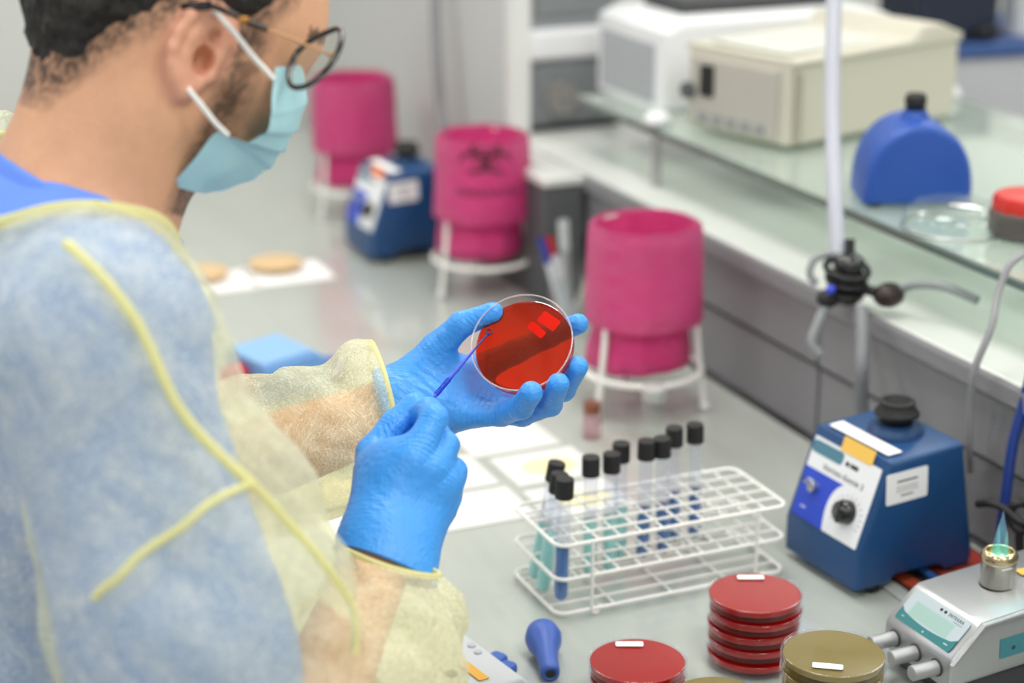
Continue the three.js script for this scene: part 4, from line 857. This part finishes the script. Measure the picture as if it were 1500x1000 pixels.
// isolation gown: thin translucent cloth hanging over the scrubs, with welded seams and gathered cuffs
const gownTex = noiseTex(512, (u, v) => { const fib = (a, f, s) => Math.max(0, 1 - 9 * Math.abs(loopNoise(u + a * v, v - a * u, f, s))); return Math.max(0.3, Math.min(1, 0.9 + 0.11 * loopNoise(u, v, 7, 2) + 0.1 * loopNoise(u, v, 40) - 0.22 * fib(0, 44, 3) - 0.2 * fib(0, 30, 8) - 0.12 * fib(0, 70, 6))); }, 9);
const gownCloth = phys(new THREE.Color().setRGB(0.985, 0.973, 0.775), 0.4, { transmission: 0.86, thickness: 0, ior: 1.05, transmissionMap: gownTex, bumpMap: gownTex, bumpScale: 0.0002, specularIntensity: 0.3 });
const gownDense = phys(0xfaf7c4, 0.7, { transmission: 0.5, thickness: 0, ior: 1.05, specularIntensity: 0.3 });
{
  const sleeveR = [cap(at(150, 495, 1.285), at(290, 860, 1.3), 0.064, 0.078, 0.05), cap(at(290, 860, 1.3), at(392, 1080, 1.34), 0.078, 0.07, 0.05), cap(at(400, 1090, 1.35), at(545, 965, 1.43), 0.06, 0.052, 0.04), cap(at(545, 965, 1.43), at(574, 893, 1.475), 0.05, 0.043, 0.03), cap(at(574, 893, 1.475), at(543, 806, 1.51), 0.043, 0.034, 0.02)];
  const sleeveL = [cap(J.shL, J.elL, 0.08, 0.07, 0.05), cap(J.elL, at(440, 655, 1.715), 0.068, 0.062, 0.04), cap(at(430, 685, 1.71), at(505, 655, 1.725), 0.05, 0.045, 0.03), cap(at(440, 655, 1.715), at(528, 612, 1.73), 0.055, 0.046, 0.03), cap(at(528, 612, 1.73), J.wrL, 0.04, 0.035, 0.02)];
  const list = [...torso, cap(V(0.21, 1.24, -1.41), V(0.21, 0.9, -1.41), 0.1, 0.125, 0.06), ...sleeveR, ...sleeveL];
  const base = join(list);
  const ridge = (v) => 1 - Math.abs(v) * 2;
  const drape = (x, y, z) => 0.014 * noise(x * 9, y * 6, z * 9) + 0.0105 * (ridge(noise(x * 15 + y * 9, y * 8, z * 15)) - 0.5) + 0.004 * (ridge(noise(x * 38, y * 22 + x * 12, z * 38)) - 0.5) + 0.003;
  const f = (x, y, z) => smin(base(x, y, z) - 0.011 + drape(x, y, z), shirt0(x, y, z) - 0.0165 + 0.3 * drape(x, y, z), 0.01);
  const [lo, hi] = boundsOf(list, 0.03);
  lo.y = 0.62; hi.y = J.neck.y + 0.07;
  const cuffDirR = RIGHT.clone().multiplyScalar(0.25).addScaledVector(UPV, 0.97).normalize(), cuffPosR = at(545, 810, 1.5), cuffDirL = J.wrL.clone().sub(at(528, 612, 1.73)).normalize();
  const cuffR = (p) => Math.max(-p.clone().sub(cuffPosR).dot(cuffDirR), p.distanceTo(cuffPosR) - 0.085), cuffL = (p) => Math.max(-p.clone().sub(J.wrL).dot(cuffDirL) - 0.002, p.distanceTo(J.wrL) - 0.11);
  const opening = (p) => Math.max(Math.hypot(p.x - 0.08, (p.z + 1.41)) - 0.05, p.x - 0.16);                              // open down the back
  const g0 = meshField(f, lo, hi, 0.0075);
  const gn = cut(g0, (p) => Math.max((Math.hypot((p.x - J.neck.x + 0.006) / 0.09, (p.z - J.neck.z) / 0.128) - 1) * 0.1, J.neck.y - 0.16 - p.y)), neckLoop = loops(gn.userData.border).sort((a, b) => b.length - a.length)[0];
  const g = cut(gn, (p) => Math.min(cuffR(p), cuffL(p), opening(p), p.y - 0.66));
  const gown = wear('isolation_gown', boxUV(g), gownCloth, 'translucent pale yellow isolation gown');
  if (neckLoop) part('neck_binding', bandGeo(neckLoop, 0.0052).translate(-PO.x, -PO.y, -PO.z), gownDense, gown, 'yellow neck binding');
  const smooth = (a, n) => { for (let k = 0; k < n; k++) a = a.map((p, i) => (i && i < a.length - 1 ? p.clone().multiplyScalar(2).add(a[i - 1]).add(a[i + 1]).multiplyScalar(0.25) : p)); return a; };
  const seam = (pts, r, name = 'seam') => part(name, new THREE.TubeGeometry(curve(smooth(curve(pts).getPoints(40).map((p) => onto(f, p, 0.0016)), 24)), 120, r, 6).translate(-PO.x, -PO.y, -PO.z), gownDense, gown, 'welded yellow seam');
  seam([at(92, 336, 1.22), at(170, 410, 1.2), at(235, 490, 1.2), at(290, 580, 1.2), at(335, 650, 1.22), at(372, 705, 1.24)], 0.0036);
  seam([at(372, 705, 1.24), at(310, 735, 1.2), at(230, 795, 1.19), at(150, 850, 1.18), at(92, 885, 1.18)], 0.003);
  seam([at(372, 705, 1.24), at(420, 770, 1.26), at(460, 860, 1.28), at(478, 950, 1.3)], 0.003);
  seam([at(135, 345, 1.3), at(230, 420, 1.36), at(300, 520, 1.38), at(350, 620, 1.36)], 0.0026);
  for (const keep of [cuffR, cuffL]) {
    const edge = loops(cut(gn, keep).userData.border).sort((a, b) => b.length - a.length)[0];
    if (edge) part('elastic_cuff', bandGeo(edge, 0.0024, 100).translate(-PO.x, -PO.y, -PO.z), gownDense, gown, 'gathered elastic cuff');
  }
}
// nitrile gloves
const gloveTex = noiseTex(512, (u, v) => 0.5 + 0.22 * loopNoise(u, v, 14) + 0.3 * (1 - 2 * Math.abs(loopNoise(u * 1, v, 26, 5))) + 0.12 * loopNoise(u, v, 110, 2), 9);
const gloveMat = phys(0x3f9bf0, 0.42, { bumpMap: gloveTex, bumpScale: 0.0008, clearcoat: 0.12, clearcoatRoughness: 0.5 });
function glove(fingers, palm, cuffAt, cuffDir, cuffR, label, wrinkleAt, creases) {
  const list = [...palm];
  const parts = [join(palm)];
  for (const fg of fingers) { const c = []; for (let k = 0; k + 1 < fg.p.length; k++) c.push(cap(fg.p[k], fg.p[k + 1], fg.r[k], fg.r[k + 1], 0.004)); parts.push(join(c)); list.push(...c); }
  const knuckles = fingers.flatMap((fg) => fg.p.slice(1, -1).map((p) => p));
  const f = (x, y, z) => {
    let d = parts[0](x, y, z);
    const all = [];
    for (let k = 1; k < parts.length; k++) all.push(parts[k](x, y, z));
    let fd = 1;
    for (const e of all) fd = fd > 0.9 ? e : smin(fd, e, 0.0022);
    d = smin(d, fd, 0.011);
    if (d > 0.01 || d < -0.01) return d;
    let w = 0.00035 * noise(x * 180, y * 180, z * 180);
    for (const s of creases) { const q = (x - s.p.x) * s.d.x + (y - s.p.y) * s.d.y + (z - s.p.z) * s.d.z, r2 = (x - s.p.x) ** 2 + (y - s.p.y) ** 2 + (z - s.p.z) ** 2, fall = Math.exp(-r2 / (s.s * s.s)); if (fall > 0.02) w += 0.9 * fall * s.h * Math.sin(q * s.f + 2.2 * noise(x * 90, y * 90, z * 90)); }
    return d - w;
  };
  const [lo, hi] = boundsOf(list, 0.006);
  const g = cut(meshField(f, lo, hi, 0.0019), (p) => Math.max(p.clone().sub(cuffAt).dot(cuffDir), p.distanceTo(cuffAt) - 0.08));
  const border = loops(g.userData.border).sort((a, b) => b.length - a.length)[0];
  const o = wear('glove', boxUV(g), gloveMat, label);
  if (border) part('rolled_edge', bandGeo(border, 0.0011, 100).translate(-PO.x, -PO.y, -PO.z), gloveMat, o);
  return o;
}
const crease = (p, toward, s = 0.009, h = 0.0006, fq = 1900) => ({ p, d: toward.clone().sub(p).normalize(), s, h, f: fq });
{ // right hand: seen from its back, thumb and forefinger pinch the loop
  const P = (a) => a.map(([x, y, d]) => at(x, y, d));
  const thumb = { p: P([[548, 735, 1.556], [548, 664, 1.572], [578, 624, 1.582], [608, 594, 1.588]]), r: [0.019, 0.0148, 0.0125, 0.0112] };
  const index = { p: P([[606, 672, 1.523], [636, 612, 1.538], [628, 601, 1.565], [612, 606, 1.584]]), r: [0.0138, 0.0112, 0.0105, 0.0098] };
  const middle = { p: P([[630, 684, 1.528], [652, 652, 1.548], [640, 636, 1.572], [620, 632, 1.592]]), r: [0.0135, 0.0112, 0.0105, 0.0098] };
  const ring = { p: P([[646, 708, 1.536], [664, 690, 1.556], [650, 672, 1.58], [628, 668, 1.594]]), r: [0.0128, 0.0108, 0.01, 0.0094] };
  const small = { p: P([[644, 735, 1.548], [652, 722, 1.57], [636, 706, 1.59], [618, 700, 1.596]]), r: [0.0118, 0.0098, 0.009, 0.0085] };
  const palm = [cap(J.wrR, at(590, 680, 1.54), 0.029, 0.022, 0.02), cap(J.wrR.clone().add(at(552, 792, 1.515).sub(J.wrR)), at(556, 690, 1.55), 0.024, 0.02, 0.02), cap(at(585, 800, 1.52), at(636, 715, 1.548), 0.025, 0.018, 0.02), cap(at(600, 790, 1.525), at(642, 732, 1.556), 0.02, 0.014, 0.02), cap(at(592, 690, 1.53), at(636, 700, 1.54), 0.018, 0.015, 0.02), cap(at(544, 850, 1.49), J.wrR, 0.03, 0.03, 0.02), cap(at(590, 850, 1.5), at(580, 800, 1.52), 0.026, 0.025, 0.02)];
  const dir = at(592, 720, 1.53).sub(at(560, 800, 1.515)).normalize();
  const cs = [crease(index.p[1], index.p[0], 0.012, 0.0005), crease(thumb.p[2], thumb.p[1], 0.012, 0.0006, 1700), crease(at(575, 640, 1.565), thumb.p[1], 0.014, 0.0006, 1500), crease(at(625, 655, 1.52), index.p[1], 0.012, 0.0006, 1500), crease(at(650, 740, 1.55), at(600, 690, 1.54), 0.02, 0.0007, 900), crease(at(520, 770, 1.53), at(540, 720, 1.54), 0.02, 0.0006, 1200), crease(at(645, 700, 1.53), middle.p[1], 0.013, 0.0005, 1500)];
  glove([thumb, index, middle, ring, small], palm, at(553, 826, 1.505), dir, 0.034, 'blue nitrile glove on the right hand, pinching the loop', [], cs);
}
// the dish held in the left hand faces the viewer, tilted up
const DC = at(768, 508, 1.69), DN = FWD.clone().multiplyScalar(-Math.cos(27 * deg)).addScaledVector(RIGHT.clone().multiplyScalar(-0.5).addScaledVector(UPV, 0.86), Math.sin(27 * deg)).normalize();
const dishQ = new THREE.Quaternion().setFromUnitVectors(V(0, 1, 0), DN);
{ // left hand: palm up under the dish
  const P = (a) => a.map(([x, y, d]) => at(x, y, d));
  const thumb = { p: P([[604, 560, 1.735], [640, 510, 1.728], [676, 475, 1.716], [722, 458, 1.712]]), r: [0.019, 0.0142, 0.0115, 0.0098] };
  const index = { p: P([[690, 545, 1.745], [755, 515, 1.748], [805, 492, 1.742], [847, 474, 1.725]]), r: [0.0138, 0.011, 0.0102, 0.0094] };
  const middle = { p: P([[692, 580, 1.742], [775, 592, 1.745], [826, 570, 1.72], [846, 537, 1.682]]), r: [0.0138, 0.0112, 0.0104, 0.0096] };
  const ring = { p: P([[688, 598, 1.732], [765, 606, 1.728], [806, 592, 1.7], [818, 562, 1.664]]), r: [0.0132, 0.011, 0.0104, 0.0098] };
  const small = { p: P([[680, 606, 1.718], [735, 606, 1.708], [764, 596, 1.676], [778, 575, 1.65]]), r: [0.0125, 0.0108, 0.0104, 0.0102] };
  const palm = [cap(J.wrL, at(690, 560, 1.745), 0.03, 0.018, 0.02), cap(at(585, 615, 1.735), at(690, 598, 1.732), 0.026, 0.015, 0.02), cap(at(580, 580, 1.735), at(640, 530, 1.738), 0.026, 0.018, 0.02), cap(at(590, 600, 1.73), at(640, 596, 1.722), 0.026, 0.022, 0.02), cap(at(530, 612, 1.73), J.wrL, 0.031, 0.031, 0.02), cap(at(650, 555, 1.745), at(700, 590, 1.742), 0.018, 0.014, 0.02)];
  const dir = at(640, 580, 1.735).sub(at(565, 602, 1.735)).normalize();
  const cs = [crease(small.p[1], small.p[0], 0.014, 0.0007, 1500), crease(ring.p[1], ring.p[0], 0.013, 0.0006, 1500), crease(middle.p[1], middle.p[0], 0.012, 0.0005), crease(thumb.p[1], thumb.p[2], 0.014, 0.0006, 1400), crease(at(700, 600, 1.715), small.p[1], 0.016, 0.0007, 1300), crease(small.p[2], small.p[1], 0.009, 0.0005, 1900), crease(at(640, 575, 1.71), at(670, 540, 1.72), 0.025, 0.0006, 700)];
  glove([thumb, index, middle, ring, small], palm, at(561, 592, 1.735), dir, 0.034, 'blue nitrile glove on the left hand, cradling the dish', [], cs);
}
{
  const t = thing('held_petri_dish', 'open dish of translucent red agar held up in the blue gloved hand', 'petri dish', null, DC.toArray());
  t.quaternion.copy(dishQ);
  const red = phys(new THREE.Color().setRGB(0.97, 0.18, 0.08), 0.06, { transmission: 0.94, thickness: 0, ior: 1.34, clearcoat: 0.6, clearcoatRoughness: 0.04 });
  part('dish_wall', lathe([[0, -0.0052], [0.0438, -0.0052], [0.0448, -0.004], [0.0452, 0.0105], [0.0458, 0.0112]], 80), dishWall, t);
  part('dish_rim', new THREE.TorusGeometry(0.0456, 0.0008, 8, 80).rotateX(Math.PI / 2).translate(0, 0.011, 0), phys(0xf6f3f6, 0.08, { transmission: 0.78, thickness: 0 }), t);
  part('agar', lathe([[0, -0.0046], [0.0436, -0.0046], [0.0442, -0.004], [0.0442, 0.0006], [0.0436, 0.0004], [0.0425, -0.0002], [0, -0.0004]], 80), red, t, 'translucent red blood agar');
  // labels stuck to the back of the dish, seen through the agar
  const inv = dishQ.clone().invert(), pl = (px, py) => { const ray = at(px, py, 1).sub(EYE).normalize(), o = DC.clone().addScaledVector(DN, -0.0062), s = o.clone().sub(EYE).dot(DN) / ray.dot(DN); return EYE.clone().addScaledVector(ray, s).sub(DC).applyQuaternion(inv); };
  for (const [a, b, w, h] of [[[786, 483], [799, 494], 0.018, 0.0075], [[804, 470], [820, 481], 0.0195, 0.0115]]) {
    const c = pl(...a), e = pl(...b).sub(c), m = part('back_label', card(w, h, 0.002, 0.0004), M.paper, t, 'white label on the back of the dish');
    e.y = 0; lay(m, c, e, V(e.z, 0, -e.x)); m.position.y = -0.0064;
  }
}
{ // inoculating loop
  const surf = (px, py, lift) => { const ray = at(px, py, 1).sub(EYE).normalize(), o = DC.clone().addScaledVector(DN, lift), s = o.clone().sub(EYE).dot(DN) / ray.dot(DN); return EYE.clone().addScaledVector(ray, s); };
  const tip = surf(716, 487, 0.003), grip = at(618, 602, 1.586), dir = grip.clone().sub(tip).normalize(), end = tip.clone().addScaledVector(dir, grip.distanceTo(tip) + 0.008), pt = (s) => tip.clone().addScaledVector(dir, s);
  const t = thing('inoculating_loop', 'thin blue plastic loop held between the gloved fingers, touching the red agar', 'loop', null, tip.toArray());
  const o = (p) => p.sub(tip), len = grip.distanceTo(tip), mat = phys(0x1f46d0, 0.35, {});
  const ringG = new THREE.TorusGeometry(0.0026, 0.0007, 8, 28);
  const ringM = part('ring', ringG, std(0x1a2a58, 0.35), t, 'dark wet ring');
  ringM.quaternion.setFromUnitVectors(V(0, 0, 1), DN); ringM.position.copy(dir.clone().multiplyScalar(-0.001));
  part('needle', rod(o(pt(0.0015)), o(pt(0.034)), 0.0009, 8), std(0x1c2f74, 0.35), t);
  part('shank', new THREE.CylinderGeometry(0.0011, 0.0019, len * 0.6 - 0.034, 10).applyQuaternion(new THREE.Quaternion().setFromUnitVectors(V(0, 1, 0), dir.clone().negate())).translate(...o(pt((len * 0.6 + 0.034) / 2)).toArray()), mat, t);
  part('handle', rod(o(pt(len * 0.6)), o(end.clone()), 0.0017, 8), mat, t);
  for (let k = 0; k < 10; k++) part('grip_ring', new THREE.TorusGeometry(0.0019, 0.0005, 6, 14).applyQuaternion(new THREE.Quaternion().setFromUnitVectors(V(0, 0, 1), dir)).translate(...o(pt(len * 0.62 + k * 0.0028)).toArray()), mat, t);
}
// face mask
{
  const t = thing('face_mask', 'pale blue pleated face mask worn over the nose and chin', 'face mask', null, hp(0.09, -0.05, 0).toArray());
  const S = [[403, 98, 1.392], [399, 130, 1.388], [397, 165, 1.386], [392, 190, 1.386], [366, 207, 1.385], [338, 201, 1.38], [315, 195, 1.378], [285, 232, 1.388], [250, 272, 1.402]], Mid = [[434, 88, 1.445], [444, 118, 1.445], [445, 148, 1.445], [434, 185, 1.448], [417, 214, 1.45], [400, 238, 1.452], [378, 256, 1.45], [345, 272, 1.445], [305, 281, 1.44]];
  const rows = 60, cols = 28, pos = [], idx = [], uv = [];
  const cs = curve(S.map((a) => at(...a))), cm = curve(Mid.map((a) => at(...a)));
  for (let j = 0; j <= rows; j++) {
    const v = j / rows, s = cs.getPoint(v), m = cm.getPoint(v), far = s.clone().addScaledVector(hz, -0.125).addScaledVector(hx, 0.006);
    const q1 = s.clone().lerp(m, 0.55).addScaledVector(hz, 0.012).addScaledVector(hx, 0.004), q2 = far.clone().lerp(m, 0.55).addScaledVector(hz, -0.012).addScaledVector(hx, 0.004);
    const c = new THREE.CatmullRomCurve3([s, q1, m, q2, far]);
    const saw = (x) => { const y = x - Math.floor(x); return y < 0.8 ? y / 0.8 : (1 - y) / 0.2; };
    for (let i = 0; i <= cols; i++) {
      const u = i / cols, p = c.getPoint(u), k = Math.sin(Math.PI * Math.min(1, u * 1.0)), nrm = p.clone().sub(hp(0.03, -0.03, 0)).normalize();
      const mid = Math.max(0, 1 - Math.abs(v - 0.52) / 0.36);
      p.addScaledVector(nrm, 0.0042 * mid * (saw(v * 7 + 0.25 * u) - 0.5) + 0.003 * noise(p.x * 55, p.y * 55, p.z * 55) * k);
      pos.push(p.x, p.y, p.z); uv.push(u * 0.16, v * 0.16);
    }
  }
  for (let j = 0; j < rows; j++) for (let i = 0; i < cols; i++) { const a = j * (cols + 1) + i; idx.push(a, a + 1, a + cols + 1, a + 1, a + cols + 2, a + cols + 1); }
  const g = new THREE.BufferGeometry(); g.setAttribute('position', new THREE.Float32BufferAttribute(pos, 3)); g.setAttribute('uv', new THREE.Float32BufferAttribute(uv, 2)); g.setIndex(idx); g.computeVertexNormals();
  const O = t.position, mt = phys(0xbfeefa, 0.75, { transmission: 0.12, thickness: 0, bumpMap: fine(40), bumpScale: 0.0005 });
  part('pleated_cloth', g.translate(-O.x, -O.y, -O.z), mt, t);
  const strap = (pts) => part('ear_loop', tube(pts.map((a) => at(...a)), 0.0021, 30, 8).scale(1, 1, 1).translate(-O.x, -O.y, -O.z), M.white, t, 'white elastic ear loop');
  strap([[402, 116, 1.386], [372, 84, 1.377], [345, 50, 1.368], [318, 20, 1.362], [306, 9, 1.364]]);
  strap([[334, 198, 1.379], [314, 178, 1.372], [295, 154, 1.366], [277, 132, 1.364], [268, 120, 1.368]]);
}
// glasses
{
  const e1 = RIGHT.clone().multiplyScalar(-0.0315).addScaledVector(UPV, -0.0105).addScaledVector(FWD, 0.02), eu = RIGHT.clone().multiplyScalar(0.0085).addScaledVector(UPV, 0.046).addScaledVector(FWD, 0.037);
  const ex = e1.clone().normalize(), en = ex.clone().cross(eu).normalize(), ey = en.clone().cross(ex), c = at(460, 88, 1.378);
  const t = thing('eyeglasses', 'black rimmed eyeglasses with gold and tortoiseshell temples worn above the mask', 'glasses', null, c.toArray());
  const out = [[-0.024, 0.011], [-0.018, 0.0205], [-0.002, 0.0225], [0.014, 0.021], [0.0235, 0.014], [0.0245, 0.0], [0.019, -0.014], [0.008, -0.021], [-0.006, -0.022], [-0.018, -0.0155], [-0.0245, -0.003]];
  const mirror = (q) => { const p = q.clone().add(c).sub(HO); return q.clone().addScaledVector(hz, -2 * p.dot(hz)); };
  for (const [k, name] of [[0, 'right'], [1, 'left']]) {
    const place = (u, v) => { const q = ex.clone().multiplyScalar(u * 0.95).addScaledVector(ey, v * 1.2); return k ? mirror(q) : q; };
    const pts = out.map(([u, v]) => place(u, v));
    const cv = new THREE.CatmullRomCurve3(pts, true), rim = part('rim', new THREE.TubeGeometry(cv, 80, 0.0022, 8, true), M.blackGloss, t, 'black rim');
    const ring = cv.getPoints(48), pos = [0, 0, 0], idx = [], mid = place(0, 0); pos[0] = mid.x; pos[1] = mid.y; pos[2] = mid.z;
    ring.forEach((p) => pos.push(p.x, p.y, p.z)); for (let i = 1; i < ring.length; i++) idx.push(0, i, i + 1);
    const g = new THREE.BufferGeometry(); g.setAttribute('position', new THREE.Float32BufferAttribute(pos, 3)); g.setIndex(idx); g.computeVertexNormals();
    part('lens', g, phys(0xf4f8f6, 0.01, { transmission: 0.97, thickness: 0, ior: 1.55 }), rim, 'clear lens');
  }
  const nose = ex.clone().multiplyScalar(0.0232).addScaledVector(ey, 0.004);
  part('bridge', tube([nose, nose.clone().lerp(mirror(nose), 0.5).addScaledVector(hx, 0.012).addScaledVector(hy, 0.004), mirror(nose)], 0.0016, 24, 8), M.blackGloss, t);
  const w = (px, py, d) => at(px, py, d).sub(t.position);
  part('hinge', box(0.006, 0.004, 0.004, 0, 0, 0, 0.001).translate(...w(486, 81, 1.385).toArray()), std(0xcaa275, 0.35, { metalness: 0.6 }), t, 'gold hinge');
  const gold = std(0xcf9f74, 0.35, { metalness: 0.7 });
  part('temple', tube([w(488, 82, 1.385), w(440, 62, 1.374), w(390, 42, 1.362)], 0.0011, 24, 8), gold, t, 'thin gold temple');
  part('temple_sleeve', tube([w(392, 43, 1.362), w(362, 31, 1.357), w(335, 18, 1.352), w(308, 8, 1.352)], 0.0024, 24, 8), std(0x33221a, 0.3), t, 'tortoiseshell sleeve');
  for (const q of [[357, 28.5], [318, 11]]) part('amber_fleck', new THREE.SphereGeometry(0.0027, 12, 8).scale(1.6, 0.9, 0.9).translate(...w(q[0], q[1], 1.3535).toArray()), std(0xb5791f, 0.3), t, 'amber fleck');
  part('temple_tip', tube([w(308, 8, 1.352), w(280, 10, 1.358), w(250, 14, 1.37), w(215, 23, 1.386)], 0.0034, 24, 8), M.blackGloss, t, 'black temple tip');
}
renderer.render(scene, camera);
